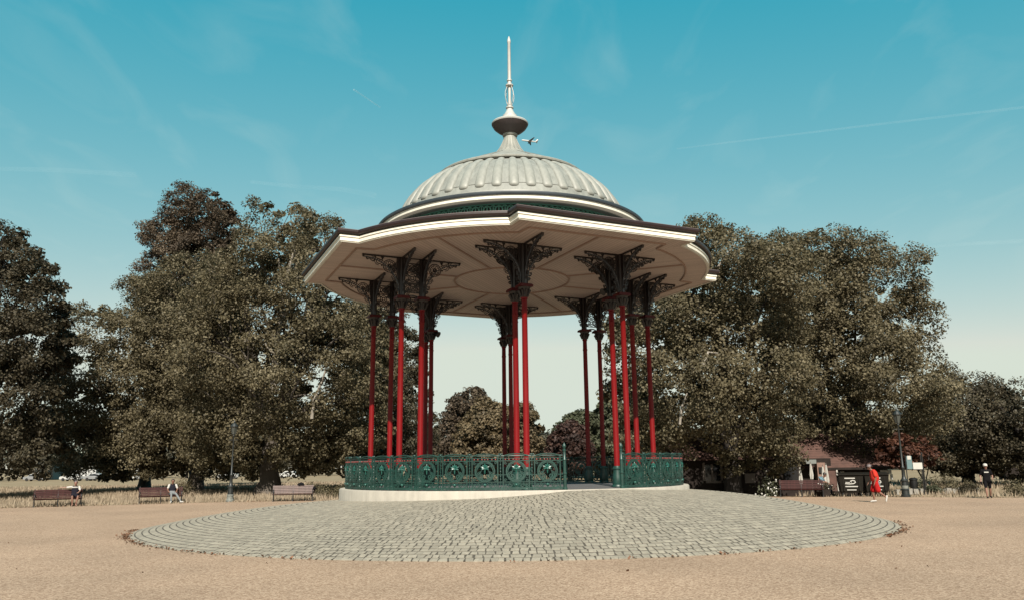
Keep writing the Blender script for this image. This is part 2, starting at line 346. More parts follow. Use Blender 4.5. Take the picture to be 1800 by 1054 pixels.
def build_mound():
    A = [-180 + 3 * i for i in range(121)]; V = [(*pol(r, a), mound_z(r, a) - .006) for i in range(17) for a in A for r in (PR - .1 + (rho(a) - .02 - PR + .1) * i / 16,)]; n = len(A)
    F = [(i * n + k, (i + 1) * n + k, (i + 1) * n + k + 1, i * n + k + 1) for i in range(16) for k in range(n - 1)]
    root = MB().add(V, F).build('cobbled_mound', M['joint'], kind='structure', smooth=60)
    rnd = random.Random(3); S = []
    nring = 35
    for i in range(nring):
        n = int(2 * math.pi * (MQ - (MQ - PR) * (i + .5) / nring) / .164); ws = [rnd.uniform(.78, 1.24) for _ in range(n)]; tot = sum(ws); st = -180 + rnd.uniform(0, 5)
        for wv in ws:
            da = 360 * wv / tot; S.append((i / nring, (i + 1) / nring, st, st + da)); st += da
    objs = []
    for (f0, f1, a0, a1) in S:
        am = (a0 + a1) / 2; am = (am + 180) % 360 - 180; m = rho(am); r0, r1 = m - (m - PR) * f0, m - (m - PR) * f1; rm = (r0 + r1) / 2
        x, y = pol(rm, am); j = lambda q: rnd.uniform(-q, q)
        g = .0125; ga = math.degrees(g / rm); gr = .0185
        rr_ = lambda a, f: rho(a) - (rho(a) - PR) * f
        C = [(rr_(a0, f0) - gr + j(.006), a0 + ga + j(.1)), (rr_(a1, f0) - gr + j(.006), a1 - ga + j(.1)), (rr_(a1, f1) + gr + j(.006), a1 - ga + j(.1)), (rr_(a0, f1) + gr + j(.006), a0 + ga + j(.1))]
        dz = j(.002)
        if math.hypot(x + 3.6, y + 11.9) < 1.2 + j(.3) or math.hypot(x - .2, y + 10.2) < .7: dz -= .003
        V = []
        for ins, z in ((0, -.05), (0, -.004), (.012, 0)):
            for (r, a) in C:
                rr = r + (rm - r) * ins / .1 * 1.0; aa = a + ((a0 + a1) / 2 - a) * ins / .085
                xx, yy = pol(rr, aa); V.append((xx, yy, mound_z(rr, (aa + 180) % 360 - 180) + z + dz))
        F = [(11, 10, 9, 8)] + [(4 + k, 8 + k, 8 + (k + 1) % 4, 4 + (k + 1) % 4) for k in range(4)] + [(k, 4 + k, 4 + (k + 1) % 4, (k + 1) % 4) for k in range(4)]
        vis = abs(am) < 75
        objs.append((math.hypot(x, y + CAM_D) if vis else 99, V, F, rnd.random()))
    objs.sort(key=lambda q: q[0])
    def setv(me, vals):
        at_ = me.attributes.new('v', 'FLOAT', 'FACE'); at_.data.foreach_set('value', vals)
    for q, V, F, v in objs[:300]:
        o = MB().add(V, F).build('sett', M['sett'], root); setv(o.data, [v] * 9)
    b = MB(); vals = []
    for q, V, F, v in objs[300:]: b.add(V, F); vals += [v] * 9
    o = b.build('setts', M['sett'], root, kind='stuff'); setv(o.data, vals)
build_mound()

# ------------------------------------------------------------------ the bandstand
TH = 2.10                                     # turn of the plan, degrees
N1, N2, TT = 5.125, 4.387, 1.898              # column rows and half spacing along each straight side
FL, SOF = 1.19, 9.20                          # floor and soffit heights
NS, LS, RA = 7.65, 3.26, 7.74                 # straight eaves, their half length, radius of the curved eaves
def side_az(k): return TH + 22.5 + 45 * k     # k even: straight, k odd: curved
def loc2(az, n, l):                           # n outwards, l to the right seen from outside... along az+90
    a = R(az); return (n * math.sin(a) + l * math.cos(a), -n * math.cos(a) + l * math.sin(a))
bs = empty('bandstand', (0, 0, 0), label='large Victorian bandstand with grey ribbed dome, red columns and green railing', cat='bandstand')

b = MB(); b.lathe([(6.20, -.05), (PR, -.05), (PR, FL - .03), (PR - .03, FL + .01), (6.20, FL + .01), (6.20, -.05)], 128, caps=False)
b.build('plinth', M['stone'], bs, smooth=40)
b = MB(); b.lathe([(6.22, FL - .3), (6.22, FL - .004)], 96); b.build('floor', M['floor'], bs)

# eaves outline, anticlockwise seen from below = increasing azimuth
NI = math.sqrt(RA ** 2 - LS ** 2)
def outline():
    P = []
    for k in range(4):
        az = side_az(2 * k)
        P += [(loc2(az, NI, -LS)), (loc2(az, NS, -LS)), (loc2(az, NS, LS)), (loc2(az, NI, LS))]
        a0 = az + math.degrees(math.atan2(LS, NI)); a1 = az + 90 - math.degrees(math.atan2(LS, NI))
        P += [pol(RA, a0 + (a1 - a0) * i / 20) for i in range(1, 20)]
    return P
OUT = outline()
def sweep(P, prof, bld, mi=0):
    n = len(P); V = []; m = len(prof)
    for i in range(n):
        p, a, c = Vector(P[i]), Vector(P[i - 1]), Vector(P[(i + 1) % n])
        t0, t1 = (p - a).normalized(), (c - p).normalized()
        n0, n1 = Vector((t0.y, -t0.x)), Vector((t1.y, -t1.x)); mtr = (n0 + n1); mtr = mtr / max(.3, mtr.dot(n0))
        for off, z in prof: V.append((p.x + mtr.x * off, p.y + mtr.y * off, z))
    F = [(i * m + k, ((i + 1) % n) * m + k, ((i + 1) % n) * m + (k + 1) % m, i * m + (k + 1) % m) for i in range(n) for k in range(m)]
    return bld.add(V, F, mi)
b = MB(); sweep(OUT, [(-.10, 9.165), (-.025, 9.165), (-.025, 9.195), (-.006, 9.199), (-.006, 9.33), (.02, 9.334), (.02, 9.385), (-.10, 9.385)], b); b.build('fascia', M['white'], bs)
b = MB(); sweep(OUT, [(-.10, 9.385), (-.01, 9.387), (-.01, 9.435), (-.10, 9.435)], b); b.build('fascia_shade', M['greyband'], bs)  # grey strip under the gutter: its shadow put into the colour
b = MB(); sweep(OUT, [(-.09, 9.437), (.04, 9.437), (.085, 9.46), (.105, 9.51), (.105, 9.572), (-.09, 9.572)], b)
for i in range(0, len(OUT), 6):
    p = Vector(OUT[i]); q = Vector(OUT[(i + 1) % len(OUT)])
    if (q - p).length > .3: b.box((p.x, p.y, 9.50), (.05, .05, .05))
b.build('gutter', M['gutter'], bs)
b = MB(); sweep(OUT, [(-.05, 9.574), (.095, 9.574), (.095, 9.588), (-.05, 9.588)], b); b.build('gutter_lip', M['guttertop'], bs)
# roof slope up to the lantern
V = []; n = len(OUT)
for t in range(6):
    s = t / 5
    for p in OUT:
        a = math.atan2(p[1], p[0]); q = (4.85 * math.cos(a), 4.85 * math.sin(a)); V.append((p[0] + (q[0] - p[0]) * s, p[1] + (q[1] - p[1]) * s, 9.592 + (10.36 - 9.592) * s ** 1.25))
MB().add(V, [(t * n + i, t * n + (i + 1) % n, (t + 1) * n + (i + 1) % n, (t + 1) * n + i) for t in range(5) for i in range(n)]).build('roof_slope', M['roof'], bs)

# soffit: one boarded panel to each side, and the round centre
RING = 2.3
for k in range(8):
    az = side_az(k); h = math.degrees(math.atan2(LS, NI))
    arc = [(RING * math.sin(R(a)), RING * math.cos(R(a))) for a in np.linspace(-22.5, 22.5, 9)]
    if k % 2 == 0: P = [(LS, NI), (LS, NS), (-LS, NS), (-LS, NI)] + arc
    else: P = [(RA * math.sin(R(a)), RA * math.cos(R(a))) for a in np.linspace(45 - h, h - 45, 21)] + arc
    # local x along the side, local y outwards; z down-facing
    me = bpy.data.meshes.new('soffit_panel'); me.from_pydata([(x, y, 0) for x, y in P], [], [tuple(range(len(P)))]); me.materials.append(M['soffit'])
    link('soffit_panel', me, bs, (0, 0, SOF), R(az + 180))
me = bpy.data.meshes.new('soffit_centre'); me.from_pydata([(RING * math.cos(a), RING * math.sin(a), 0) for a in np.linspace(0, 2 * math.pi, 64, False)], [], [tuple(range(64))]); me.materials.append(M['soffit'])
link('soffit_centre', me, bs, (0, 0, SOF), R(side_az(7)))
def bead(P, closed=False, name='soffit_moulding'):
    b = MB(); b.tube([(x, y, SOF - .012) for x, y in P], .042, 6, closed=closed); b.build(name, M['soffit_trim'], bs, smooth=60)
bead([pol(RING, a) for a in range(0, 360, 5)], True)
for k in range(8):
    az = side_az(k)
    bead([loc2(az, RING, 0), loc2(az, 6.9, 0)])
    if k % 2 == 0:
        bead([loc2(az, 6.93, -2.55), loc2(az, 6.93, 2.55)]); bead([loc2(az, 6.93, 2.55), pol(6.85, az + 22.4)]); bead([loc2(az, 6.93, -2.55), pol(6.85, az - 22.4)])
    else: bead([pol(6.85, az + a) for a in np.linspace(-22.5, 22.5, 13)])

# columns
def shaft_mesh():
    b = MB(); b.lathe([(.108, 1.88), (.108, 1.95), (.101, 2.0), (.098, 4.5), (.092, 6.86), (.105, 6.88), (.105, 6.92), (.094, 6.94)], 20)
    # fluted neck
    n = 40; prof = [(.094, 6.94), (.090, 7.30), (.112, 7.32), (.112, 7.36)]
    V = [((r * (1 - (.12 if k % 2 and i < 2 else 0))) * math.cos(2 * math.pi * k / n), (r * (1 - (.12 if k % 2 and i < 2 else 0))) * math.sin(2 * math.pi * k / n), z) for i, (r, z) in enumerate(prof) for k in range(n)]
    b.add(V, [(i * n + k, i * n + (k + 1) % n, (i + 1) * n + (k + 1) % n, (i + 1) * n + k) for i in range(3) for k in range(n)])
    return b.mesh('column_shaft', M['red'], 35)
def pedestal_mesh():
    b = MB(); b.lathe([(.20, 1.186), (.20, 1.24), (.175, 1.27), (.19, 1.36), (.175, 1.52), (.150, 1.66), (.142, 1.76), (.165, 1.78), (.165, 1.82), (.135, 1.84), (.125, 1.895)], 20)
    return b.mesh('pedestal', M['green'], 40)
def capital_mesh():
    b = MB(); b.lathe([(.10, 7.355), (.125, 7.40), (.12, 7.46), (.15, 7.58), (.20, 7.66), (.21, 7.70)], 16)
    for k in range(8):                                        # leaves round the bell
        a = 2 * math.pi * k / 8; c, s = math.cos(a), math.sin(a)
        b.tube([(.12 * c, .12 * s, 7.40), (.165 * c, .165 * s, 7.52), (.215 * c, .215 * s, 7.60), (.225 * c, .225 * s, 7.57)], [.035, .04, .035, .02], 5)
    b.box((0, 0, 7.74), (.46, .46, .075), mi=1); b.box((0, 0, 7.79), (.40, .40, .03), mi=1)
    b.tube([(0, 0, 7.80), (0, 0, SOF + .02)], .085, 8)
    return b.mesh('capital', [M['iron'], M['capred']], 40)
def spiral(cx, cz, r0, r1, a0, turns, n=18):
    return [(cx + (r0 + (r1 - r0) * i / n) * math.cos(a0 + turns * 2 * math.pi * i / n), cz + (r0 + (r1 - r0) * i / n) * math.sin(a0 + turns * 2 * math.pi * i / n)) for i in range(n + 1)]
def ring(cx, cz, r, n=24): return [(cx + r * math.cos(2 * math.pi * i / n), cz + r * math.sin(2 * math.pi * i / n)) for i in range(n)]
BL, BH = 1.45, SOF - 7.80
def bracket_mesh():
    """pierced spandrel: local x out from the column, z up from the capital"""
    b = MB(); T = .024
    curve = [(.11 + (BL - .16) * (1 - math.cos(t)) ** 1.05, .02 + (BH - .11) * math.sin(t) ** 1.0) for t in np.linspace(0, math.pi / 2, 20)]
    # flange along the curved edge, wide, its paler colour painting the bracket's lit edge
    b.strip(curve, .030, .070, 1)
    b.strip([(.05, BH - .02), (BL, BH - .02)], .05, .07); b.strip([(.10, 0), (.10, BH)], .05, .07)
    b.strip([(BL - .02, BH - .02), (BL - .05, BH - .10)], .05, .08)
    b.strip([(c[0] - .05, c[1] + .05) for c in curve[1:-2]], .02, T)
    cx, cz = .47, BH - .36
    b.strip(ring(cx, cz, .225), .028, T, closed=True); b.strip(ring(cx, cz, .16), .02, T, closed=True); b.strip(ring(cx, cz, .05, 10), .05, T, closed=True)
    for k in range(10):
        a = 2 * math.pi * k / 10; b.strip([(cx + .04 * math.cos(a), cz + .04 * math.sin(a)), (cx + .16 * math.cos(a), cz + .16 * math.sin(a))], .020, T)
    for k in range(20):
        a = 2 * math.pi * k / 20; b.strip([(cx + .16 * math.cos(a), cz + .16 * math.sin(a)), (cx + .225 * math.cos(a), cz + .225 * math.sin(a))], .016, T)
    for (x, z, r, a, tn) in ((.86, BH - .20, .13, 2.5, 1.4), (1.08, BH - .15, .085, .3, -1.3), (1.24, BH - .12, .06, 2.8, 1.2), (.27, .62, .11, 4.0, 1.5), (.21, .38, .075, 1.0, -1.3), (.17, .20, .05, 4, 1.2)):
        b.strip(spiral(x, z, r, r * .2, a, tn), .028, T)
        b.strip(spiral(x, z, r * 1.22, r * 1.1, a + 2.2, .35, 6), .022, T)
    # solid webs beside the column and between the scrolls
    b.add([(.10, y, .3) for y in (-T / 2, T / 2)] + [(.10, y, BH) for y in (-T / 2, T / 2)] + [(.22, y, BH) for y in (-T / 2, T / 2)] + [(.19, y, .80) for y in (-T / 2, T / 2)],
          [(0, 2, 4, 6), (7, 5, 3, 1), (0, 6, 7, 1), (6, 4, 5, 7), (4, 2, 3, 5), (2, 0, 1, 3)])
    for P in ([(.66, BH - .05), (.80, BH - .05), (.72, BH - .16)], [(.95, BH - .05), (1.02, BH - .05), (.98, BH - .12)], [(.33, .72), (.45, .80), (.30, .86)], [(.70, BH - .30), (.80, BH - .34), (.74, BH - .40)]):
        V = [(x, y, z) for y in (-T / 2, T / 2) for x, z in P]; b.add(V, [(2, 1, 0), (3, 4, 5), (0, 1, 4, 3), (1, 2, 5, 4), (2, 0, 3, 5)])
    return b.mesh('bracket', [M['iron'], M['ironlit']])
def screen_mesh():
    wd = N1 - N2 - .18; b = MB(); T = .035; h = SOF - 7.85
    b.strip([(-wd / 2, 0), (-wd / 2, h)], .04, T); b.strip([(wd / 2, 0), (wd / 2, h)], .04, T)
    for z in (.10, .45, .80, 1.15, h - .02): b.strip([(-wd / 2, z), (wd / 2, z)], .03, T)
    b.strip([(wd / 2 * math.cos(t), .14 * (1 - math.sin(t)) * -1 + .0) for t in np.linspace(0, math.pi, 12)], .04, T)
    for z in (.275, .625, .975):
        b.strip(ring(0, z, .13), .03, T, closed=True); b.strip(ring(0, z, .06, 12), .03, T, closed=True)
        for sx in (-1, 1):
            b.strip(spiral(sx * .19, z + .09, .07, .015, 0 if sx > 0 else math.pi, sx * 1.2, 12), .026, T); b.strip(spiral(sx * .19, z - .09, .07, .015, 0 if sx > 0 else math.pi, -sx * 1.2, 12), .026, T)
            b.strip([(sx * .05, z + .05), (sx * wd / 2, z + .17)], .022, T); b.strip([(sx * .05, z - .05), (sx * wd / 2, z - .17)], .022, T)
    return b.mesh('lattice_screen', M['iron'])
shaft, ped, cap, brk, scr = shaft_mesh(), pedestal_mesh(), capital_mesh(), bracket_mesh(), screen_mesh()
for k in range(4):
    az = side_az(2 * k)
    for sg in (-1, 1):
        for kk, nn_ in enumerate((N1, N2)):
            x, y = loc2(az, nn_, sg * TT); c = link('column', shaft, bs, (x, y, 0), R(az))
            link('pedestal', ped, c); link('capital', cap, c)
            # column's own frame: local -y is outwards, local x along the side
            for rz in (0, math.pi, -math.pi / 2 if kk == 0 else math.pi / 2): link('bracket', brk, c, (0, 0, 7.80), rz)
        x, y = loc2(az, (N1 + N2) / 2, sg * TT); link('lattice_screen', scr, bs, (x, y, 7.85), R(az + 90))
def floodlight(px, py, az, n, l, z, face):
    x, y = loc2(az, n, l); b = MB(); b.tube([(0, 0, 0), (0, -.22, .02)], .02, 6); b.tube([(0, -.20, .05), (0, -.34, -.03)], [.07, .13], 12); b.tube([(0, -.34, -.03), (0, -.36, -.04)], .135, 12)
    b.build('floodlight', M['blackiron'], bs, (x, y, z), face)
floodlight(0, 0, side_az(4), N2, TT, 7.62, R(70)); floodlight(0, 0, side_az(0), N2, TT, 8.0, R(-60))

# railing
RR_ = 6.32; NP = 39; A0, A1 = 33.4, 373.7; STEP = (A1 - A0) / NP
def railing_mesh():
    W = RR_ * R(STEP) ; hw = W / 2; f = .40; T = .028; b = MB()
    def bar(P, wd=.028, th=T, mi=0, closed=False): b.strip(P, wd, th, mi, closed)
    for z, wd in ((.075, .04), (.255, .026), (.89, .026), (.965, .022)): bar([(-hw, z), (-hw / 2, z), (0, z), (hw / 2, z), (hw, z)], wd)
    bar([(-hw, .47), (-.31, .47)], .022); bar([(.31, .47), (hw, .47)], .022)
    for x in (-f, f): bar([(x, .03), (x, .55), (x, 1.03)], .034, .035)
    bar([(-hw, .20), (hw, .20)], .012)
    # beaded baluster in the narrow strip at each end (the next panel brings the other end's)
    for x in (-hw,):
        b.tube([(x, 0, .05), (x, 0, 1.03)], .013, 6)
        for z in (.12, .33, .42, .56, .66, .76, .93): b.ball((x, 0, z), .026, 6)
    cz, r = .575, .30
    bar(ring(0, cz, r, 30), .042, .04, 0, True); bar(ring(0, cz, r - .045, 26), .018, T, 0, True)
    for k in range(24):
        a = 2 * math.pi * k / 24; b.ball((r * math.cos(a) * 1.13, -.012, cz + r * math.sin(a) * 1.13), .014, 5) if abs(math.cos(a)) < .95 else None
    # palmette
    for k in range(7):
        a = R(-10 + 200 * k / 6); L = .13 if k % 2 == 0 else .15
        b.tube([(0, -.01, .66), (L * .6 * math.cos(a), -.02, .66 + L * .6 * math.sin(a)), (L * math.cos(a), -.015, .66 + L * math.sin(a))], [.012, .034, .010], 5, mi=1)
    b.ball((0, -.015, .645), .04, 8, 1); b.tube([(0, -.01, .64), (0, -.015, .50)], [.03, .012], 5, mi=1)
    for sx in (-1, 1):
        bar(spiral(sx * .125, .43, .105, .015, math.pi / 2, -sx * 1.6, 22), .030, .034); bar(spiral(sx * .125, .43, .14, .13, math.pi / 2, -sx * .5, 10), .018)
        bar([(sx * .02, .30), (sx * .10, .36), (sx * .16, .50), (sx * .10, .62), (0, .74)], .022)
        bar([(sx * .23, .72), (sx * .17, .80), (sx * .06, .84)], .02); bar([(sx * .27, .55), (sx * .22, .68), (sx * .13, .76)], .016)
        bar(spiral(sx * .335, .83, .05, .01, 0, sx * 1.2, 10), .02); bar(spiral(sx * .335, .31, .05, .01, 0, -sx * 1.2, 10), .02)
        bar(spiral(sx * .33, .15, .055, .015, 1.5, sx * 1.3, 12), .022); bar(spiral(sx * .19, .165, .06, .015, 1.5, -sx * 1.3, 12), .022)
        bar([(0, .10), (sx * .09, .22), (sx * .14, .12), (sx * .22, .09), (sx * .36, .09)], .024)
        for x in (.09, .22, .33): b.ball((sx * x, -.008, .93), .026, 6, 2)
        bar([(sx * (hw - .01), .03), (sx * .34, .02), (sx * .2, .05), (0, .03)], .035, .04)
    b.ball((0, -.008, .925), .026, 6, 2); b.ball((0, -.01, .17), .045, 8, 1)
    for x in (-.2, -.07, .07, .2): b.tube([(x, 0, .90), (x, 0, .96)], .012, 5)
    # handrail with a bow over each panel, and a flower boss over the strip
    b.tube([(-hw, 0, 1.035), (0, 0, 1.035), (hw, 0, 1.035)], .024, 6); b.strip([(-.36, 1.045), (-.2, 1.085), (0, 1.10), (.2, 1.085), (.36, 1.045)], .032, .07)
    for x in (-hw,):
        b.ball((x, 0, 1.075), .042, 8)
        for q in (-1, 1): b.ball((x + q * .05, -.01, 1.085), .026, 6)
    # bend to the ring
    b.v = [((RR_ + y) * math.sin(x / RR_) if False else x * 1.0, y + (RR_ - math.sqrt(RR_ ** 2 - x * x)), z) for x, y, z in b.v]
    return b.mesh('railing_panel', [M['green'], M['teal'], M['red_worn']], 40)
M['red_worn'] = mat('worn_red_paint', (.30, .045, .04), .6, .2, 8)
rail = railing_mesh()
for i in range(NP):
    a = A0 + STEP * (i + .5); x, y = pol(RR_, a); link('railing_panel', rail, bs, (x, y, FL + .012), R(a))
for a in (A0 - .6, A1 + .6):
    x, y = pol(RR_, a); b = MB()
    b.lathe([(.075, 0), (.075, .06), (.055, .08), (.055, .46), (.07, .47), (.07, .50), (.052, .52), (.050, .88), (.065, .89), (.065, .92), (.048, .94), (.044, 1.16), (.062, 1.17), (.062, 1.20), (.035, 1.22), (.035, 1.25), (.06, 1.29), (.055, 1.35), (.02, 1.39), (.015, 1.42)], 14)
    b.build('newel_post', M['green'], bs, (x, y, FL + .012), smooth=40)

# lantern, cornice, dome and finial
b = MB(); b.lathe([(4.72, 10.30), (4.72, 10.88)], 96, caps=False); b.build('lantern_wall', M['blackiron'], bs)
b = MB()
for k in range(72):
    a = k * 5; g = MB(); T = .03; h = .40
    g.strip([(-.2, 0), (-.2, h)], .035, T); g.strip([(-.2, .02), (.2, .02)], .04, T); g.strip([(-.2, h), (.2, h)], .04, T)
    g.strip(ring(0, h / 2, .13, 14), .05, T, closed=True); g.strip([(-.19, .04), (-.09, h / 2 - .07)], .035, T); g.strip([(.19, .04), (.09, h / 2 - .07)], .035, T)
    g.strip([(-.19, h - .04), (-.09, h / 2 + .07)], .035, T); g.strip([(.19, h - .04), (.09, h / 2 + .07)], .035, T); g.strip([(0, .03), (0, h)], .04, T)
    ca, sa = math.cos(R(a)), math.sin(R(a)); px, py = pol(4.78, a)
    b.add([(px + x * ca - y * sa, py + x * sa + y * ca, z + 10.44) for x, y, z in g.v], g.f)
b.build('lantern_grille', M['verdigris'], bs)
for k in range(24):
    x, y = pol(4.92, 15 * k + 4); b = MB(); b.ball((0, 0, 0), .085, 8, sz=.8); b.build('roof_boss', M['white'], bs, (x, y, 10.50))
b = MB(); b.lathe([(4.70, 10.86), (4.98, 10.86), (5.14, 10.80), (5.16, 10.83), (4.70, 10.92)], 128, caps=False); b.build('cornice_soffit', M['greyband'], bs, smooth=40)
b = MB(); b.lathe([(5.10, 10.825), (5.31, 10.825), (5.345, 10.85), (5.35, 10.95), (5.35, 10.985), (5.10, 10.985), (5.10, 10.825)], 128, caps=False); b.build('cornice', M['white'], bs, smooth=40)
b = MB(); b.lathe([(5.10, 10.987), (5.40, 10.987), (5.43, 11.04), (5.42, 11.10), (5.37, 11.12), (4.95, 11.19), (4.74, 11.24), (4.74, 11.20)], 128, caps=False); b.build('cornice_gutter', M['darklead'], bs, smooth=40)
b = MB(); b.lathe([(4.78, 11.18), (4.78, 11.25), (4.72, 11.28), (4.70, 11.40), (4.60, 11.44)], 128, caps=False); b.build('dome_kerb', M['dome'], bs, smooth=50)
P0, P1, P2 = (4.60, 11.42), (4.15, 12.78), (2.85, 13.30)
def dprof(s): return tuple((1 - s) ** 2 * P0[i] + 2 * s * (1 - s) * P1[i] + s * s * P2[i] for i in (0, 1))
b = MB(); b.lathe([dprof(s) for s in np.linspace(0, 1, 24)], 138, caps=False); dome = b.build('dome', M['domeseam'], bs, smooth=60)
NR = 46
def rib_mesh():
    b = MB(); V = []; ns, na = 26, 9
    for i in range(ns + 1):
        s = .055 + (1.0 - .055) * (i / ns) ** 1.25; r, z = dprof(min(1, s)); r2, z2 = dprof(min(1, s + .01)); r1, z1 = dprof(max(0, s - .01))
        tx, tz = r2 - r1, z2 - z1; L = math.hypot(tx, tz); nx, nz = tz / L, -tx / L
        e = min(1, (s - .055) / .06); e = math.sqrt(max(0, 1 - (1 - e) ** 2))
        hw = r * math.pi / NR * .62 * (.30 + .70 * e); H = .105 * (.25 + .75 * (r / 4.6)) * e
        for k in range(na):
            t = math.pi * k / (na - 1); V.append((-hw * math.cos(t), -(r + nx * (H * math.sin(t) - .012)), z + nz * (H * math.sin(t) - .012)))
    F = [(i * na + k, i * na + k + 1, (i + 1) * na + k + 1, (i + 1) * na + k) for i in range(ns) for k in range(na - 1)]
    F.append(tuple(range(na - 1, -1, -1)))
    return b.add(V, F).mesh('dome_rib', M['dome'], 70)
rib = rib_mesh()
for k in range(NR): link('dome_rib', rib, dome, (0, 0, 0), R(360 / NR * k + 1.5))
b = MB()                                                       # raised sheet seams between the ribs
for k in range(NR):
    a = 360 / NR * (k + .5) + 1.5
    P = [(*pol(dprof(s)[0] + .008, a + q * 360 / NR * .20), dprof(s)[1] + .008) for q in (-1, 1) for s in (.12,)]
    b.tube(P, .012, 4)
    for q in (-1, 1): b.tube([(*pol(dprof(s)[0] + .006, a + q * 360 / NR * .205), dprof(s)[1] + .006) for s in (.12, .35, .6, .8, .97)], .010, 4)
b.build('dome_seam', M['domeseam'], dome)
b = MB(); b.lathe([(2.70, 13.285), (3.02, 13.285), (3.09, 13.31), (3.10, 13.37), (3.05, 13.42), (2.85, 13.47), (2.3, 13.75), (1.8, 14.0), (1.3, 14.25), (.95, 14.42), (.70, 14.56), (.56, 14.68), (.44, 14.85), (.36, 15.0), (.305, 15.15), (.26, 15.32), (.25, 15.40)], 64, caps=False)
capo = b.build('dome_cap', M['dome'], bs, smooth=40)
b = MB()
for k in range(18):
    a = 20 * k; b.tube([(*pol(.255, a), 15.34), (*pol(.305, a), 15.15), (*pol(.44, a), 14.85), (*pol(.66, a), 14.59)], [.012, .022, .030, .012], 5)
b.build('cap_flute', M['dome'], capo)
b = MB()
for k in range(20):
    a = 18 * k; b.tube([(*pol(2.84, a), 13.48), (*pol(1.9, a), 13.955), (*pol(1.0, a), 14.40)], [.03, .028, .02], 4)
b.build('cap_seam', M['dome'], capo)
b = MB(); b.lathe([(.265, 15.40), (.31, 15.43), (.31, 15.50), (.30, 15.505)], 40); urn = b.build('urn_collar', M['dome'], bs, smooth=40)
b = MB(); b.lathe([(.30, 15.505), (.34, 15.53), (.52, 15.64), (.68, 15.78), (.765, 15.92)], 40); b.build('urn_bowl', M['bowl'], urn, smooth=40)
b = MB(); b.lathe([(.765, 15.92), (.78, 15.97), (.75, 16.02), (.55, 16.12), (.36, 16.20), (.33, 16.25), (.30, 16.29), (.30, 16.35), (.25, 16.38), (.16, 16.55), (.115, 16.66), (.16, 16.69), (.16, 16.74), (.10, 16.78), (.12, 16.84), (.065, 16.86)], 40); b.build('urn_lid', M['spire'], urn, smooth=40)
b = MB(); b.lathe([(.065, 16.80), (.065, 17.66), (.10, 17.68), (.165, 17.71), (.165, 17.76), (.09, 17.80), (.075, 17.92), (.11, 17.94), (.11, 17.99), (.076, 18.02), (.062, 19.70), (.078, 19.74), (.078, 19.82), (.045, 19.95), (.012, 20.04)], 16)
sp = b.build('finial_spire', M['spire'], bs, smooth=40)
for k in range(4):
    a = 90 * k + 40; b = MB(); b.tube([(*pol(r, a), z) for r, z in ((.09, 16.84), (.19, 17.0), (.245, 17.22), (.235, 17.38), (.17, 17.56), (.12, 17.69))], .014, 5); b.build('wire_scroll', M['spire'], sp)
# ------------------------------------------------------------------ foliage
class VN:
    """2-D value noise"""
    def __init__(s, seed): s.g = np.random.RandomState(seed).rand(64, 64)
    def __call__(s, x, y):
        xi, yi = np.floor(x).astype(int), np.floor(y).astype(int); fx, fy = x - xi, y - yi; fx, fy = fx * fx * (3 - 2 * fx), fy * fy * (3 - 2 * fy)
        g = s.g; a, b_, c, d = g[xi % 64, yi % 64], g[(xi + 1) % 64, yi % 64], g[xi % 64, (yi + 1) % 64], g[(xi + 1) % 64, (yi + 1) % 64]
        return (a * (1 - fx) + b_ * fx) * (1 - fy) + (c * (1 - fx) + d * fx) * fy
def leaf_mesh(name, C, Nrm, size, rs, m, val, aspect=.75):
    """one small folded quad per leaf; C centres, Nrm preferred normals"""
    n = len(C); t = rs.normal(size=(n, 3)); nr = Nrm + rs.normal(size=(n, 3)) * .75; nr /= np.linalg.norm(nr, axis=1)[:, None]
    t -= nr * (t * nr).sum(1)[:, None]; t /= np.linalg.norm(t, axis=1)[:, None]; bt = np.cross(nr, t)
    sz = (size * rs.uniform(.65, 1.3, n))[:, None]
    V = np.stack([C - t * sz * .5, C + bt * sz * .5 * aspect + nr * sz * .10, C + t * sz * .5 - nr * sz * .08, C - bt * sz * .5 * aspect + nr * sz * .10], 1).reshape(-1, 3)
    me = bpy.data.meshes.new(name); me.vertices.add(4 * n); me.vertices.foreach_set('co', V.ravel().astype(np.float32))
    me.loops.add(4 * n); me.loops.foreach_set('vertex_index', np.arange(4 * n, dtype=np.int32))
    me.polygons.add(n); me.polygons.foreach_set('loop_start', np.arange(0, 4 * n, 4, dtype=np.int32)); me.polygons.foreach_set('loop_total', np.full(n, 4, dtype=np.int32))
    me.materials.append(m); a = me.attributes.new('v', 'FLOAT', 'FACE'); a.data.foreach_set('value', val.astype(np.float32)); me.update(calc_edges=True); return me
def poly_dist(P, X):
    """inside mask and distance to the outline"""
    P = np.asarray(P, float); n = len(P); ins = np.zeros(len(X), bool); dm = np.full(len(X), 1e9)
    for i in range(n):
        a, b_ = P[i], P[(i + 1) % n]; e = b_ - a; w_ = X - a; t = np.clip((w_ @ e) / (e @ e), 0, 1); dm = np.minimum(dm, np.linalg.norm(w_ - t[:, None] * e, axis=1))
        c = ((a[1] > X[:, 1]) != (b_[1] > X[:, 1])) & (X[:, 0] < (b_[0] - a[0]) * (X[:, 1] - a[1]) / (b_[1] - a[1] + 1e-12) + a[0]); ins ^= c
    return ins, dm
def limb(b, p0, p1, r0, r1, rs, sag=.12, n=7, sides=7):
    p0, p1 = Vector(p0), Vector(p1); L = (p1 - p0).length; off = Vector(rs.normal(size=3)) * L * sag; P = []; Q = []
    for i in range(n):
        t = i / (n - 1); p = p0.lerp(p1, t) + off * math.sin(math.pi * t) * .6 + Vector((0, 0, 1)) * L * .10 * math.sin(math.pi * t) + Vector(rs.normal(size=3)) * L * .012
        P.append(p); Q.append(r0 + (r1 - r0) * t ** .8)
    P[0] = p0; b.tube(P, Q, sides); return P
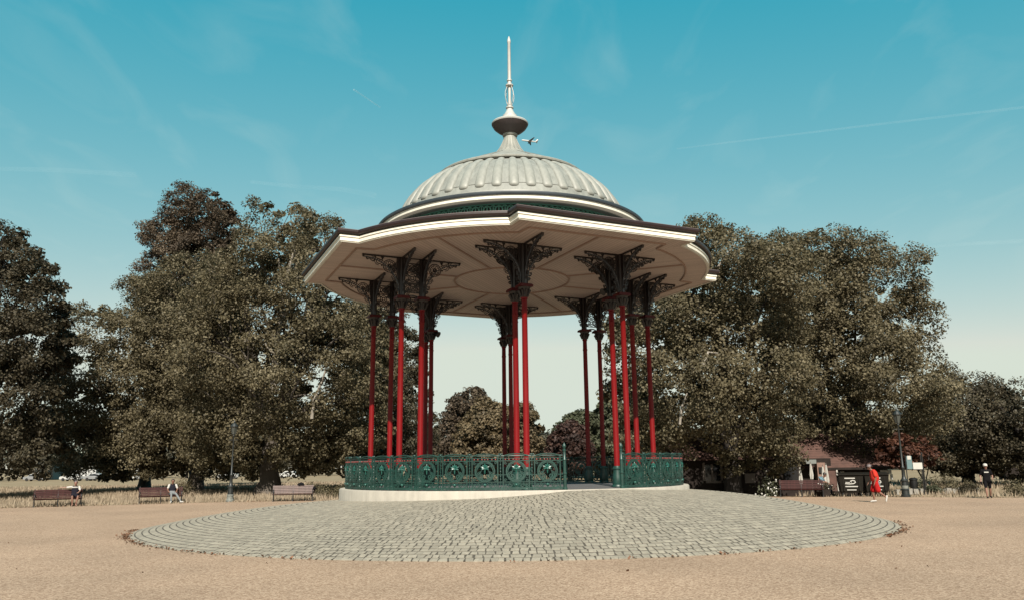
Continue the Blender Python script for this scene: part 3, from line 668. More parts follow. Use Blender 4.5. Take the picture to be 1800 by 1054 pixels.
def tree(name, label, outline_, dist, base, m, seed, depth=6.0, trunk=.45, fork=3.2, leaf=.175, dens=1.34, clump=.85, holes=.30, per=112, group=None, bark='bark', nlimb=9, hs=2.4, cat='tree', gaps=(), boughs=()):
    """crown: leaf clumps spread through a volume whose side view is the outline (photo pixels) at the tree's distance, as deep as it is wide"""
    rs = np.random.RandomState(seed); k = dist / 1416.0
    bx = base[0]; bp = Vector(base)
    root = empty(name, bp, 0, label=label, cat=cat, group=group)
    O = np.array([(lambda q: (q.x, q.z))(at(x, y, dist)) for x, y in outline_])
    lo, hi = O.min(0), O.max(0); area = abs(sum(O[i, 0] * O[(i + 1) % len(O), 1] - O[(i + 1) % len(O), 0] * O[i, 1] for i in range(len(O)))) / 2
    nc = int(area * 3.1 * dens / clump ** 1.6)
    X = lo + rs.rand(nc * 4, 2) * (hi - lo); ins, dm = poly_dist(O, X); X, dm = X[ins], dm[ins]; X, dm = X[:nc], dm[:nc]; nc = len(X)
    half = min(depth, .5 * min(hi - lo)); q = np.clip(dm / max(.5, half), 0, 1); th = depth * np.sqrt(1 - (1 - q) ** 2)
    n1, n2, n3 = VN(seed + 1), VN(seed + 2), VN(seed + 3)
    lump = .50 + .85 * n1(X[:, 0] / hs + 50, X[:, 1] / hs + 50)
    side = np.where(rs.rand(nc) < .66, -1, 1)                       # -1 is the camera's side
    u = 1 - rs.rand(nc) ** 1.7 * .95
    Yd = side * th * u * lump
    keep = ((n2(X[:, 0] / 1.5 + 30, X[:, 1] / 1.5 + 30) * .65 + n3(X[:, 0] / .7 + 9, X[:, 1] / .7 + 9) * .35) > holes) | (rs.rand(nc) < .22)
    for gx, gy, gr_ in gaps:                                       # openings where the sky or a bough shows
        g_ = at(gx, gy, dist); keep &= np.hypot((X[:, 0] - g_.x) * .8, X[:, 1] - g_.z) > gr_ * k * rs.uniform(.75, 1.15, nc)
    X, Yd, q, side = X[keep], Yd[keep], q[keep], side[keep]; nc = len(X)
    yc = at(0, 0, dist).y; CC = np.c_[X[:, 0], yc + Yd, X[:, 1]]
    cen = np.array([(lo[0] + hi[0]) / 2, yc, (lo[1] + hi[1]) / 2 - 1.5])
    cs = clump * rs.uniform(.6, 1.35, nc) * (.62 + .38 * np.clip(q * 3, 0, 1))
    npp = np.maximum(8, (per * (cs / clump) ** 1.6)).astype(int); idx = np.repeat(np.arange(nc), npp); n = len(idx)
    dv = rs.normal(size=(n, 3)); dv /= np.linalg.norm(dv, axis=1)[:, None]; rr = rs.rand(n) ** .45
    P = CC[idx] + dv * (rr * cs[idx])[:, None] * np.array([1.05, 1.05, .72])
    out = CC[idx] - cen; out /= np.linalg.norm(out, axis=1)[:, None] + 1e-6
    Nn = out * .55 + dv * .55 + np.array([0, 0, .55])
    cv = np.clip(rs.normal(.5, .17, nc), 0, 1); val = np.clip(cv[idx] + rs.normal(0, .20, n), 0, 1)
    P[:, 2] = np.maximum(P[:, 2], bp.z + .35)
    sz_ = leaf * np.where(((side > 0) | (rs.rand(nc) < .0))[idx], 1.9, 1.0)       # the far half needs fewer, larger leaves to close the crown
    me = leaf_mesh('crown', P - np.array(bp), Nn, sz_, rs, m, val); link('crown', me, root)
    # trunk and limbs
    b = MB(); f = Vector((bx + rs.normal() * .3, base[1] + rs.normal() * .3, bp.z + fork)); loc = lambda v: Vector(v) - bp
    tp = []; tr_ = []
    for i in range(9):
        t = i / 8; p = Vector((0, 0, -.15)).lerp(f - bp, t) + Vector((rs.normal() * .06, rs.normal() * .06, 0)) * (1 if 0 < i < 8 else 0); tp.append(p); tr_.append(trunk * (1.0 + .7 * (1 - t) ** 5 - .22 * t))
    b.tube(tp, tr_, 12)
    order = rs.permutation(nc); picked = []
    for j in order:
        c = CC[j]
        if c[2] < f.z + .8: continue
        if all(np.linalg.norm(c - d_) > 2.6 for d_ in picked): picked.append(c)
        if len(picked) >= nlimb * 3: break
    mains = picked[:nlimb]
    for c in mains:
        tgt = Vector(c) * .92 + f * .08
        LP = limb(b, f - bp, tgt - bp, trunk * rs.uniform(.34, .6), .035, rs, .10, 9)
        for c2 in sorted(picked[nlimb:], key=lambda z: np.linalg.norm(z - c))[:2]:
            s = LP[rs.randint(3, 6)]; limb(b, s, Vector(c2) - bp, trunk * .16, .02, rs, .12, 6, 5)
    b.build('trunk', M[bark], root, smooth=60)
    for pts, r0, r1, fwd in boughs:                                 # large bare boughs one can make out in the crown
        P = [at(x, y, dist - fwd) - bp for x, y in pts]; nb = MB(); nb.tube(P, [r0 + (r1 - r0) * i / (len(P) - 1) for i in range(len(P))], 8); nb.build('bough', M['palebark'], root, smooth=60)
    return root

D = {}
def gp(px, dist, z=0):
    p = at(px, 830, dist); return (p.x, p.y, field_z(p.x, p.y) if z == 0 else z)
tree('dark_tree', 'dark broadleaf tree at the end of the row, behind the man in shorts', [(-130, 420), (-60, 380), (-10, 392), (22, 398), (42, 425), (58, 452), (80, 440), (88, 470), (106, 495), (104, 540), (118, 570), (104, 610), (92, 680), (84, 760), (92, 812), (70, 836), (-130, 838)], 56, gp(-20, 57), M['leaf_dark'], 11, depth=6, trunk=.5, holes=.26, leaf=.17, bark='darkbark')
tree('plane_tree', 'low spreading plane tree between the dark tree and the tall pale limbed plane', [(95, 640), (125, 560), (150, 540), (175, 528), (190, 548), (225, 545), (262, 505), (300, 560), (345, 620), (350, 720), (345, 800), (320, 838), (270, 828), (225, 838), (160, 842), (118, 832), (85, 800), (100, 720)], 70, gp(256, 75), M['leaf_plane'], 12, depth=6, trunk=.55, fork=2.6, holes=.36, gaps=[(118, 640, 8), (135, 655, 9), (178, 662, 12), (195, 690, 12), (212, 700, 9), (140, 572, 7), (170, 585, 6), (120, 785, 8), (105, 775, 7)])
tree('tall_dark_tree', 'tall bronze dark tree rising above the plane crowns', [(252, 412), (280, 395), (300, 362), (318, 336), (345, 330), (378, 338), (404, 358), (414, 385), (405, 420), (420, 470), (430, 560), (400, 640), (300, 640), (262, 560), (230, 508), (272, 470), (262, 430)], 84, gp(342, 84), M['leaf_brown'], 13, depth=7, trunk=.5, fork=6, holes=.33, leaf=.20, bark='darkbark')
tree('plane_tree', 'tall plane tree with pale limbs behind the empty brown bench', [(330, 545), (372, 470), (415, 440), (438, 396), (462, 355), (482, 362), (494, 385), (520, 362), (548, 372), (575, 388), (604, 380), (612, 420), (632, 470), (668, 520), (700, 600), (700, 700), (676, 775), (640, 800), (600, 838), (548, 832), (520, 845), (488, 812), (440, 845), (400, 815), (372, 842), (335, 800), (312, 700)], 60, gp(473, 60), M['leaf_plane'], 14, depth=7.5, trunk=.72, fork=4.2, holes=.33, nlimb=13, gaps=[(452, 562, 9), (462, 592, 11), (474, 635, 10), (505, 640, 14), (520, 600, 10), (530, 660, 6), (540, 470, 8), (500, 520, 9), (488, 560, 9), (372, 745, 7)],
     boughs=[([(480, 690), (483, 640), (486, 600), (492, 560), (500, 510), (508, 470), (518, 440)], .30, .09, 2.5), ([(486, 605), (478, 585), (466, 560), (458, 535)], .16, .07, 2.8), ([(492, 560), (512, 540), (528, 530), (542, 528)], .13, .05, 3.0), ([(500, 510), (492, 480), (490, 455)], .10, .04, 3), ([(548, 735), (552, 700), (566, 670), (575, 640)], .12, .05, 5.5), ([(430, 600), (445, 590), (462, 600), (480, 620)], .06, .09, 4.5)])
tree('plane_tree', 'bushy plane tree behind the man in the dark vest', [(212, 505), (250, 492), (290, 480), (335, 455), (390, 440), (420, 500), (440, 600), (452, 700), (440, 800), (405, 842), (362, 835), (330, 812), (290, 836), (252, 838), (225, 800), (232, 720), (250, 640), (240, 580), (262, 545), (218, 528)], 68, gp(343, 70), M['leaf_plane'], 15, depth=6, trunk=.62, fork=3.4, holes=.34, nlimb=11, gaps=[(262, 560, 6), (290, 620, 6), (255, 645, 5), (345, 600, 7)], boughs=[([(338, 735), (340, 722), (350, 712), (372, 712), (385, 716)], .12, .06, 5.2)])
tree('plane_tree', 'dark leaved plane tree behind the columns, next to the pale limbed plane', [(600, 560), (640, 520), (690, 540), (722, 560), (742, 600), (752, 690), (768, 740), (772, 830), (700, 845), (610, 840), (585, 700)], 74, gp(690, 74), M['leaf_dark'], 16, depth=6, trunk=.5, holes=.25)
tree('plane_tree', 'plane tree with dense crown overhanging the dark cafe front', [(1062, 560), (1090, 520), (1150, 440), (1188, 385), (1215, 372), (1240, 380), (1262, 398), (1292, 402), (1310, 420), (1345, 412), (1390, 430), (1415, 500), (1420, 620), (1412, 720), (1400, 778), (1392, 822), (1350, 834), (1318, 818), (1282, 836), (1250, 800), (1205, 822), (1150, 812), (1080, 790), (1066, 700)], 53, gp(1285, 54), M['leaf_plane'], 17, depth=7, trunk=.6, fork=3.6, holes=.30, nlimb=12, bark='darkbark', gaps=[(1185, 585, 8), (1175, 680, 6), (1290, 455, 5), (1340, 470, 6)], boughs=[([(1232, 655), (1245, 618), (1262, 620)], .10, .05, 5.2), ([(1195, 745), (1198, 715), (1208, 690)], .08, .04, 5.5), ([(1262, 470), (1275, 450), (1292, 430)], .07, .04, 5.5)])  # trunk bark darkened, the shade under the crown put into its colour
tree('plane_tree', 'broad plane tree rising behind the tiled cafe roof and wheeled bins', [(1335, 430), (1362, 404), (1400, 418), (1428, 412), (1452, 402), (1480, 420), (1512, 404), (1522, 420), (1545, 440), (1580, 448), (1598, 470), (1602, 505), (1630, 540), (1625, 570), (1640, 610), (1635, 650), (1650, 690), (1646, 760), (1610, 806), (1560, 800), (1510, 818), (1462, 800), (1425, 790), (1385, 775), (1350, 640)], 59, gp(1440, 66), M['leaf_plane'], 18, depth=7.5, trunk=.65, fork=4, holes=.30, nlimb=12, gaps=[(1410, 452, 7), (1422, 465, 6), (1440, 478, 9), (1443, 498, 7), (1512, 468, 6), (1500, 525, 5), (1560, 540, 7), (1580, 540, 8), (1535, 540, 5), (1495, 665, 6)])
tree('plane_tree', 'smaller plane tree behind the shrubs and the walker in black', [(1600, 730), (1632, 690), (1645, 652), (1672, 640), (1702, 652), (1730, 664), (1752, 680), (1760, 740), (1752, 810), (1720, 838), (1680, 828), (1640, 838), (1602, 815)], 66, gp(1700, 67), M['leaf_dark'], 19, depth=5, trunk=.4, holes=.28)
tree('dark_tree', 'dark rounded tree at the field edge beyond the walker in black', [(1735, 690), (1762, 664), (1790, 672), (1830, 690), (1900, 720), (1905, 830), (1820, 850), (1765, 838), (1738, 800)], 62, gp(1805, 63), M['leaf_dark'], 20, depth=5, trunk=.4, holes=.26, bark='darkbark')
tree('autumn_tree', 'golden autumn tree seen between the columns over the railing', [(798, 760), (830, 720), (842, 700), (868, 702), (884, 718), (900, 712), (925, 700), (936, 715), (948, 745), (955, 770), (950, 830), (800, 832)], 104, gp(880, 104), M['leaf_gold'], 21, depth=6, trunk=.35, fork=3, leaf=.34, clump=1.0)
tree('bushy_tree', 'rounded olive tree beside the golden tree, seen between the columns', [(765, 760), (786, 722), (794, 702), (812, 690), (826, 679), (846, 684), (860, 692), (866, 712), (860, 740), (830, 770), (800, 832), (750, 832)], 112, gp(805, 112), M['leaf_brown'], 22, depth=6, trunk=.35, fork=4, leaf=.34, clump=1.0, bark='darkbark')
tree('copper_tree', 'copper leaved round tree seen through the bandstand entrance', [(962, 800), (970, 770), (985, 748), (1004, 740), (1020, 746), (1034, 762), (1040, 800), (1030, 832), (965, 832)], 98, gp(1002, 98), M['leaf_copper'], 23, depth=4.5, trunk=.3, fork=2, leaf=.40, bark='darkbark', holes=.2, dens=1.3)
tree('bushy_tree', 'pale green tree behind the copper tree seen through the bandstand', [(975, 755), (995, 728), (1020, 722), (1045, 728), (1060, 705), (1085, 700), (1100, 740), (1100, 830), (975, 832)], 130, gp(1050, 130), M['leaf_green'], 24, depth=6, trunk=.35, fork=3, leaf=.5, clump=1.1)
tree('rust_tree', 'small rust leaved tree beside the lamp post and cafe roof', [(1545, 800), (1560, 772), (1600, 762), (1640, 770), (1658, 795), (1640, 816), (1600, 822), (1560, 818)], 52, gp(1612, 52.5), M['leaf_red'], 25, depth=1.6, trunk=.10, fork=1.4, leaf=.2, clump=.45, per=36, bark='darkbark', nlimb=6, dens=1.1)
# far trees round the field
def far_tree(seed):
    rs = np.random.RandomState(seed); nc = 90; d = rs.normal(size=(nc, 3)); d /= np.linalg.norm(d, axis=1)[:, None]
    C = d * (rs.rand(nc)[:, None] ** .4) * np.array([5.2, 5.2, 4.6]) + np.array([0, 0, 6.2]); idx = np.repeat(np.arange(nc), 26); n = len(idx)
    e = rs.normal(size=(n, 3)); e /= np.linalg.norm(e, axis=1)[:, None]; P = C[idx] + e * (rs.rand(n) ** .5)[:, None] * 1.5; P[:, 2] = np.maximum(P[:, 2], .3)
    me = leaf_mesh('crown', P, d[idx] + e * .5 + np.array([0, 0, .4]), 1.0, rs, M['leaf_far'], np.clip(rs.normal(.5, .25, n), 0, 1))
    b = MB(); b.tube([(0, 0, -.2), (.1, 0, 2.5), (0, .1, 6)], [.4, .28, .15], 8); return me, b.mesh('trunk', M['darkbark'], 60)
FT = [far_tree(90), far_tree(91)]; rs = np.random.RandomState(5)
for i in range(84):
    a = -62 + 124 * i / 83 + rs.uniform(-.8, .8); dd = rs.uniform(200, 270)
    o = empty('field_tree', (dd * math.sin(R(a)), dd * math.cos(R(a)) - CAM_D, 0), rs.uniform(0, 6), label='distant tree in the belt along the far side of the field', cat='tree', group='far belt of trees across the field')
    sc = rs.uniform(.8, 1.35); o.scale = (sc, sc, sc * rs.uniform(.85, 1.1)); cme, tme = FT[i % 2]; link('crown', cme, o); link('trunk', tme, o)

def shrub(name, label, x, y, rx, rz, m, seed, n=1500, leaf=.12, z0=None, cat='shrub', group=None):
    rs = np.random.RandomState(seed); z = field_z(x, y) if z0 is None else z0; root = empty(name, (x, y, z), 0, label=label, cat=cat, group=group)
    nc = 26; d = rs.normal(size=(nc, 3)); d /= np.linalg.norm(d, axis=1)[:, None]; d[:, 2] = abs(d[:, 2]); C = d * (rs.rand(nc)[:, None] ** .4) * np.array([rx, rx * .7, rz]) * .85 + np.array([0, 0, .12])
    idx = rs.randint(0, nc, n); e = rs.normal(size=(n, 3)); e /= np.linalg.norm(e, axis=1)[:, None]; P = C[idx] + e * (rs.rand(n) ** .5)[:, None] * .30 * rx; P[:, 2] = np.maximum(P[:, 2], .03)
    link('foliage', leaf_mesh('foliage', P, d[idx] + e * .5 + np.array([0, 0, .5]), leaf, rs, m, np.clip(rs.normal(.5, .25, n), 0, 1), aspect=.45), root)
    b = MB()
    for c in C[:10]: b.tube([(0, 0, -.05), tuple(c * .5 + np.array([0, 0, .1])), tuple(c)], [.022, .015, .006], 5)
    b.build('stem', M['darkbark'], root)
for i, (px, dist, rx, rz, mk, lb) in enumerate([(1622, 50, .9, 1.3, 'leaf_green', 'leafy shrub against the white notice beside the lamp post'), (1652, 50, 1.2, 1.55, 'leaf_plane', 'tall arching shrub beside the thin post'), (1680, 50.5, 1.1, 1.35, 'leaf_plane', 'arching straw coloured shrub in the middle of the bed'), (1708, 51, .9, .9, 'leaf_green', 'low bright green shrub at the end of the bed'), (1640, 48.5, .55, .45, 'leaf_green', 'small plant spilling over the kerb stones near the thin post'), (1698, 48.3, .7, .5, 'leaf_dark', 'dark low plant spilling over the far end of the kerb stones'), (1790, 45, 1.1, .8, 'leaf_plane', 'scrubby bush at the plaza edge beyond the walker in black'), (565, 54.5, 1.5, 1.1, 'leaf_plane', 'scrubby bush in the dry grass behind the empty bench'), (596, 53, .9, .75, 'leaf_plane', 'small bush beside the bandstand plinth'), (320, 60, 1.3, 1.5, 'leaf_plane', 'young shrub at the foot of the bushy plane behind the man in the vest')]):
    p = at(px, 830, dist); shrub('shrub', lb, p.x, p.y, rx, rz, M[mk], 200 + i)

# dry grass
def grass():
    rs = np.random.RandomState(8); n = 90000
    x = rs.uniform(-62, -4, n); d = rs.rand(n) ** 1.6 * 62; y = np.array([edge_y(q) for q in x]) + .1 + d
    xr = rs.uniform(17, 60, 16000); yr = np.array([edge_y(q) for q in xr]) + .1 + rs.rand(16000) ** 1.6 * 40
    x = np.r_[x, xr]; y = np.r_[y, yr]; vn = VN(77); dens = vn(x / 2.3 + 40, y / 2.3 + 40); k = dens + rs.rand(len(x)) * .5 > .5; x, y = x[k], y[k]; n = len(x)
    z = np.array([field_z(a, b_) for a, b_ in zip(x, y)]); d2 = y - np.array([edge_y(q) for q in x])
    h = (.10 + .24 * np.clip(d2 / 1.6, 0, 1)) * rs.uniform(.5, 1.2, n); an = rs.uniform(0, 6.28, n); wd = .022 + .010 * rs.rand(n) + d2 * .0009; ln = rs.normal(0, .22, (n, 2)) * h[:, None]
    B = np.c_[x, y, z]; T = np.c_[np.cos(an), np.sin(an), np.zeros(n)] * wd[:, None]
    V = np.stack([B - T, B + T, B + np.c_[ln, h]], 1).reshape(-1, 3)
    me = bpy.data.meshes.new('dry_grass'); me.vertices.add(3 * n); me.vertices.foreach_set('co', V.ravel().astype(np.float32)); me.loops.add(3 * n); me.loops.foreach_set('vertex_index', np.arange(3 * n, dtype=np.int32))
    me.polygons.add(n); me.polygons.foreach_set('loop_start', np.arange(0, 3 * n, 3, dtype=np.int32)); me.polygons.foreach_set('loop_total', np.full(n, 3, dtype=np.int32)); me.materials.append(M['blade']); me.update(calc_edges=True)
    link('dry_grass', me, label='tall dry straw coloured grass around the plaza', cat='grass', kind='stuff')
grass()
def litter():
    rs = np.random.RandomState(4); C = []
    for a0, a1, n, sp in ((-72, -50, 260, .16), (-50, -30, 150, .10), (-30, 8, 50, .07), (8, 45, 70, .08), (45, 72, 240, .16)):
        for _ in range(n // 6):
            a = rs.uniform(a0, a1); c = pol(rho(a) + abs(rs.normal(0, sp * .5)) - .02, a)
            for _ in range(rs.randint(3, 10)): C.append((c[0] + rs.normal(0, .10), c[1] + rs.normal(0, .10), rs.uniform(.012, .05)))
    for _ in range(22):
        a = rs.uniform(-70, 70); r = rs.uniform(14.5, 24); C.append((*pol(r, a), .012))
    for _ in range(1500):
        x = rs.uniform(-40, 30); C.append((x, edge_y(x) - abs(rs.normal(0, .22)) + .1, rs.uniform(.01, .05)))
    C = np.array(C); link('leaf_litter', leaf_mesh('leaf_litter', C, np.tile([0, 0, 1.6], (len(C), 1)), .070, rs, M['leaflitter'], rs.rand(len(C))), label='fallen brown leaves and weeds along the edges of the paving', cat='leaves', kind='stuff')
litter()
# ------------------------------------------------------------------ cafe on the right
def quad_box(parent, name, m, x0, x1, y0, y1, z0, z1, **k):
    b = MB(); b.box(((x0 + x1) / 2, (y0 + y1) / 2, (z0 + z1) / 2), (x1 - x0, y1 - y0, z1 - z0)); return b.build(name, m, parent, **k)
CZ = -.9
cafe = empty('cafe', (19, 24, CZ), 0, label='low dark timber cafe with a brown tiled roof under the plane trees', cat='building')
def ca(name, m, x0, x1, y0, y1, z0, z1): return quad_box(cafe, name, m, x0 - 19, x1 - 19, y0 - 24, y1 - 24, z0 - CZ, z1 - CZ)
def cx(px, dist): return at(px, 830, dist).x
def cz(px, py, dist): return at(px, py, dist).z
FY = 24.0; FD = FY + CAM_D
X0, X1, X2 = cx(1196, FD), cx(1462, FD), cx(1568, FD)
ca('wall', M['timber'], X0, X1, FY, FY + 6, CZ, 2.2); ca('wall', M['timber'], X1 + .01, X2, FY + .6, FY + 5.4, CZ, 1.62)
# weatherboards of the right-hand part, each its own
for i in range(9):
    z = .25 + i * .15; b = MB(); b.box((0, 0, 0), (X2 - X1 - 1.3, .03, .14)); o = b.build('weatherboard', M['timber'], cafe, ((X1 + X2) / 2 + .6 - 19, FY + .575 - 24, z - CZ)); o.rotation_euler = (.12, 0, 0)
def roof(x0, x1, y0, y1, ze, zr, name='roof'):
    ym = (y0 + y1) / 2; V = [(x0, y0, ze), (x1, y0, ze), (x1, ym, zr), (x0, ym, zr), (x0, y1, ze), (x1, y1, ze)]; V = [(x - 19, y - 24, z - CZ) for x, y, z in V]; V += [(x, y, z - .09) for x, y, z in V]
    r = MB().add(V, [(0, 1, 2, 3), (3, 2, 5, 4), (9, 8, 7, 6), (10, 11, 8, 9), (0, 6, 7, 1), (4, 5, 11, 10), (0, 3, 9, 6), (3, 4, 10, 9), (1, 7, 8, 2), (2, 8, 11, 5)]).build(name, M['tile'], cafe)
    n = 14; L = math.hypot(ym - y0, zr - ze); b = MB()
    for i in range(n):                                     # lapped courses of tiles
        t = (i + .5) / n; b.box((0, 0, 0), (x1 - x0, .05, .05)); b.v[-8:] = [(x + (x0 + x1) / 2 - 19, y + y0 + (ym - y0) * t - 24, z + ze + (zr - ze) * t - CZ) for x, y, z in b.v[-8:]]
    b.build('tile_course', M['tile'], r)
    return r
roof(X1 - 2.2, X2 + .8, FY - .1, FY + 6.2, 1.58, 3.95); roof(X0 - .5, X1 - 2.25, FY - .6, FY + 6.6, 2.25, 4.1)
ca('fascia', M['timber'], X1 - 2.2, X2 + .8, FY - .16, FY - .11, 1.42, 1.575)
def cpx(name, m, xa, xb, ya, yb, y0, y1):
    return ca(name, m, cx(xa, FD), cx(xb, FD), y0, y1, cz((xa + xb) / 2, yb, FD), cz((xa + xb) / 2, ya, FD))
wn_ = cpx('window', M['darkglass'], 1238, 1268, 815, 845, FY - .04, FY - .01)
for xa, xb, ya, yb in ((1235, 1239, 812, 848), (1266, 1270, 812, 848), (1250, 1253, 815, 845), (1232, 1274, 844, 848)): cpx('window_frame', M['frame'], xa, xb, ya, yb, FY - .10, FY - .045)
cpx('door', M['frame'], 1282, 1292, 819, 862, FY - .12, FY - .05); cpx('menu_board', M['frame'], 1308, 1326, 831, 848, FY - .10, FY - .04); cpx('window', M['darkglass'], 1378, 1402, 806, 846, FY - .04, FY - .01)
cpx('brick_pier', M['brick'], 1430, 1444, 812, 862, FY - .75, FY - .30); cpx('wall_lamp', M['blackiron'], 1432, 1437, 820, 830, FY - .86, FY - .76); cpx('porch_hood', M['greyband'], 1408, 1426, 807, 814, FY - 1.1, FY - .1)
cpx('door', M['brick_door'] if 'brick_door' in M else M['tile'], 1452, 1470, 822, 862, FY - .10, FY - .02)
cpx('door_post', M['curtain'], 1468.5, 1471, 823, 862, FY - .16, FY - .11)
for xa, xb in ((1475, 1480), (1483, 1489.5)): cpx('notice', M['print'], xa, xb, 827.5, 832.5, FY + .50, FY + .53)
cpx('white_panel', M['print'], 1553, 1573, 825, 832, FY + .46, FY + .50); cpx('white_panel', M['print'], 1570, 1574.5, 832.2, 842, FY + .46, FY + .50)
def parasol(px, y0, y1, dist, lab):
    p = at(px, 830, dist); zt = at(px, y0, dist).z; zb = at(px, y1, dist).z; g = field_z(p.x, p.y); r_ = empty('folded_parasol', (p.x, p.y, g), 0, label=lab, cat='parasol', group='folded parasols by the cafe door')
    b = MB(); b.tube([(0, 0, 0), (0, 0, zt - g + .12)], .025, 8); b.build('pole', M['frame'], r_)
    b = MB(); V = []; n = 16
    for z, r0 in ((zb - g, .10), (zb - g + .25, .13), ((zb + zt) / 2 - g, .10), (zt - g, .04)):
        for k in range(n): a = 2 * math.pi * k / n; rr = r0 * (1 if k % 2 else .6); V.append((rr * math.cos(a), rr * math.sin(a), z))
    b.add(V, [(i * n + k, i * n + (k + 1) % n, (i + 1) * n + (k + 1) % n, (i + 1) * n + k) for i in range(3) for k in range(n)]); b.build('canopy', M['curtain'], r_, smooth=50)
    b = MB(); b.box((0, 0, .04), (.5, .5, .08)); b.build('base', M['wall'], r_)
parasol(1406.5, 820, 849, 51.5, 'folded white parasol farthest from the brick pier'); parasol(1426, 814, 841, 52.2, 'folded white parasol in front of the porch hood'); parasol(1447, 819, 848, 51, 'folded white parasol close beside the brick pier'); parasol(1453, 816, 850, 51.4, 'folded white parasol beside the cafe doorway')
for px, lab in ((1247, 'smaller grey blue chalkboard leaning below the cafe window'), (1264, 'larger grey blue chalkboard leaning beside the cafe window')):
    p = at(px, 853, 52.5); w_ = .42 if px > 1250 else .30; b = MB(); g = field_z(p.x, p.y); r_ = empty('chalkboard', (p.x, p.y, g), 0, label=lab, cat='chalkboard')
    for sy in (-1, 1):
        b = MB(); b.box((0, 0, .42), (w_, .03, .86)); o = b.build('board', M['board'], r_, (0, sy * .15, .06)); o.rotation_euler = (sy * .22, 0, 0)
p = at(1350, 850, 51.5); tub = empty('flower_tub', (p.x, p.y, field_z(p.x, p.y)), 0, label='tub of pale flowers standing in the shade before the cafe', cat='planter')
b = MB(); b.lathe([(.30, 0), (.38, .45), (.41, .47), (.36, .47), (.34, .40)], 16); b.build('tub', M['brick'], tub, smooth=40)
rs = np.random.RandomState(66); C = rs.normal(size=(420, 3)) * np.array([.35, .3, .42]) + np.array([0, 0, .95]); C[:, 2] = np.maximum(C[:, 2], .5)
link('foliage', leaf_mesh('foliage', C, C * .2 + np.array([0, -.3, .5]), .13, rs, M['leaf_green'], rs.rand(420)), tub)
C = rs.normal(size=(26, 3)) * np.array([.36, .25, .40]) + np.array([0, -.2, .95]); b = MB()
for c in C: b.ball(tuple(c), .06, 6)
b.build('blossom', M['print'], tub)

# ------------------------------------------------------------------ benches
def make_bench(L):
    r_ = empty('park_bench', (0, 0, 0)); b = MB(); b.box((0, 0, 0), (L, .075, .035)); sl_ = b.mesh('slat', M['benchwood'])
    for i in range(6): link('seat_slat', sl_, r_, (0, -.22 + i * .088, .44 - .012 * i))
    for i in range(5):
        o = link('back_slat', sl_, r_, (0, .275 + .030 * i, .50 + .095 * i)); o.rotation_euler = (math.pi / 2 - .30, 0, 0)
    e = MB()                                              # cast-iron standard: front leg, rear leg and back stay, seat rail, arm
    e.tube([(0, -.27, 0), (0, -.24, .14), (0, -.26, .30), (0, -.24, .40)], [.035, .026, .024, .026], 8); e.tube([(0, .34, 0), (0, .28, .16), (0, .24, .38), (0, .33, .66), (0, .43, .98)], [.035, .028, .030, .024, .018], 8)
    e.tube([(0, -.25, .40), (0, 0, .405), (0, .25, .375)], .028, 8); e.tube([(0, -.22, .18), (0, .0, .26), (0, .25, .20)], .018, 6)
    arm = MB(); arm.tube([(0, -.24, .40), (0, -.29, .56), (0, -.24, .655), (0, .02, .665), (0, .33, .69)], [.022, .022, .028, .026, .02], 8)
    em, am = e.mesh('standard', M['blackiron'], 50), arm.mesh('armrest', M['blackiron'], 50)
    for x in (-L / 2 + .06, 0, L / 2 - .06):
        st = link('standard', em, r_, (x, 0, 0))
        if x: link('armrest', am, st)
    return r_
bench0 = make_bench(2.42); BN = {}
for i, (key, px, py, rz, lab) in enumerate((('b1', 97, 889.5, 31, 'dark red park bench with a man in shorts sitting at its end'), ('b2', 279, 884, 25, 'dark red park bench with a man in a dark vest sitting on it'), ('b3', 513, 880, 14, 'empty brown park bench beside the stout plane trunk'), ('b4', 1412, 872.5, -20, 'empty dark red park bench in front of the shaded cafe'))):
    o = bench0 if i == 0 else copy_tree(bench0); p = ground(px, py); o.location = (p.x, p.y + .2, 0); o.rotation_euler = (0, 0, R(rz)); tag(o, lab, 'bench', 'park benches round the plaza'); BN[key] = (p.x, p.y + .2, R(rz))
    if key == 'b3':
        pale = None
        for ch in o.children:
            if 'slat' in ch.name:
                if pale is None: pale = ch.data.copy(); pale.materials[0] = M['benchpale']
                ch.data = pale
def on_bench(key, x, y): bx, by, rz = BN[key]; return (bx + x * math.cos(rz) - y * math.sin(rz), by + x * math.sin(rz) + y * math.cos(rz))
def bundle(label, x, y, z, sx_, sz_, seed):
    rs = np.random.RandomState(seed); x, y = on_bench('b3', x, y); b = MB(); n, m_ = 16, 9; V = []
    for i in range(m_ + 1):
        t = math.pi * i / m_
        for k in range(n): a = 2 * math.pi * k / n; q = 1 + .22 * math.sin(3 * a + seed + 2 * t) + rs.normal() * .05; V.append((sx_ * math.sin(t) * math.cos(a) * q, .10 * math.sin(t) * math.sin(a) * q, sz_ * -math.cos(t) * (1 + .2 * math.cos(2 * a))))
    b.add(V, [(i * n + k, i * n + (k + 1) % n, (i + 1) * n + (k + 1) % n, (i + 1) * n + k) for i in range(m_) for k in range(n)])
    o = b.build('bundle', M['blackcloth'], None, (x, y, z), BN['b3'][2], smooth=60, label=label, cat='bundle'); h = MB(); h.tube([(-sx_ * .5, 0, sz_ * .7), (-.03, 0, sz_ * 1.5), (sx_ * .5, 0, sz_ * .7)], .012, 6); h.build('strap', M['blackcloth'], o)
bundle('dark bundle lying over the back of the empty brown bench', .45, .43, .96, .20, .11, 1); bundle('small dark bundle hanging at the end of the empty brown bench', 1.24, .34, .72, .11, .09, 4)

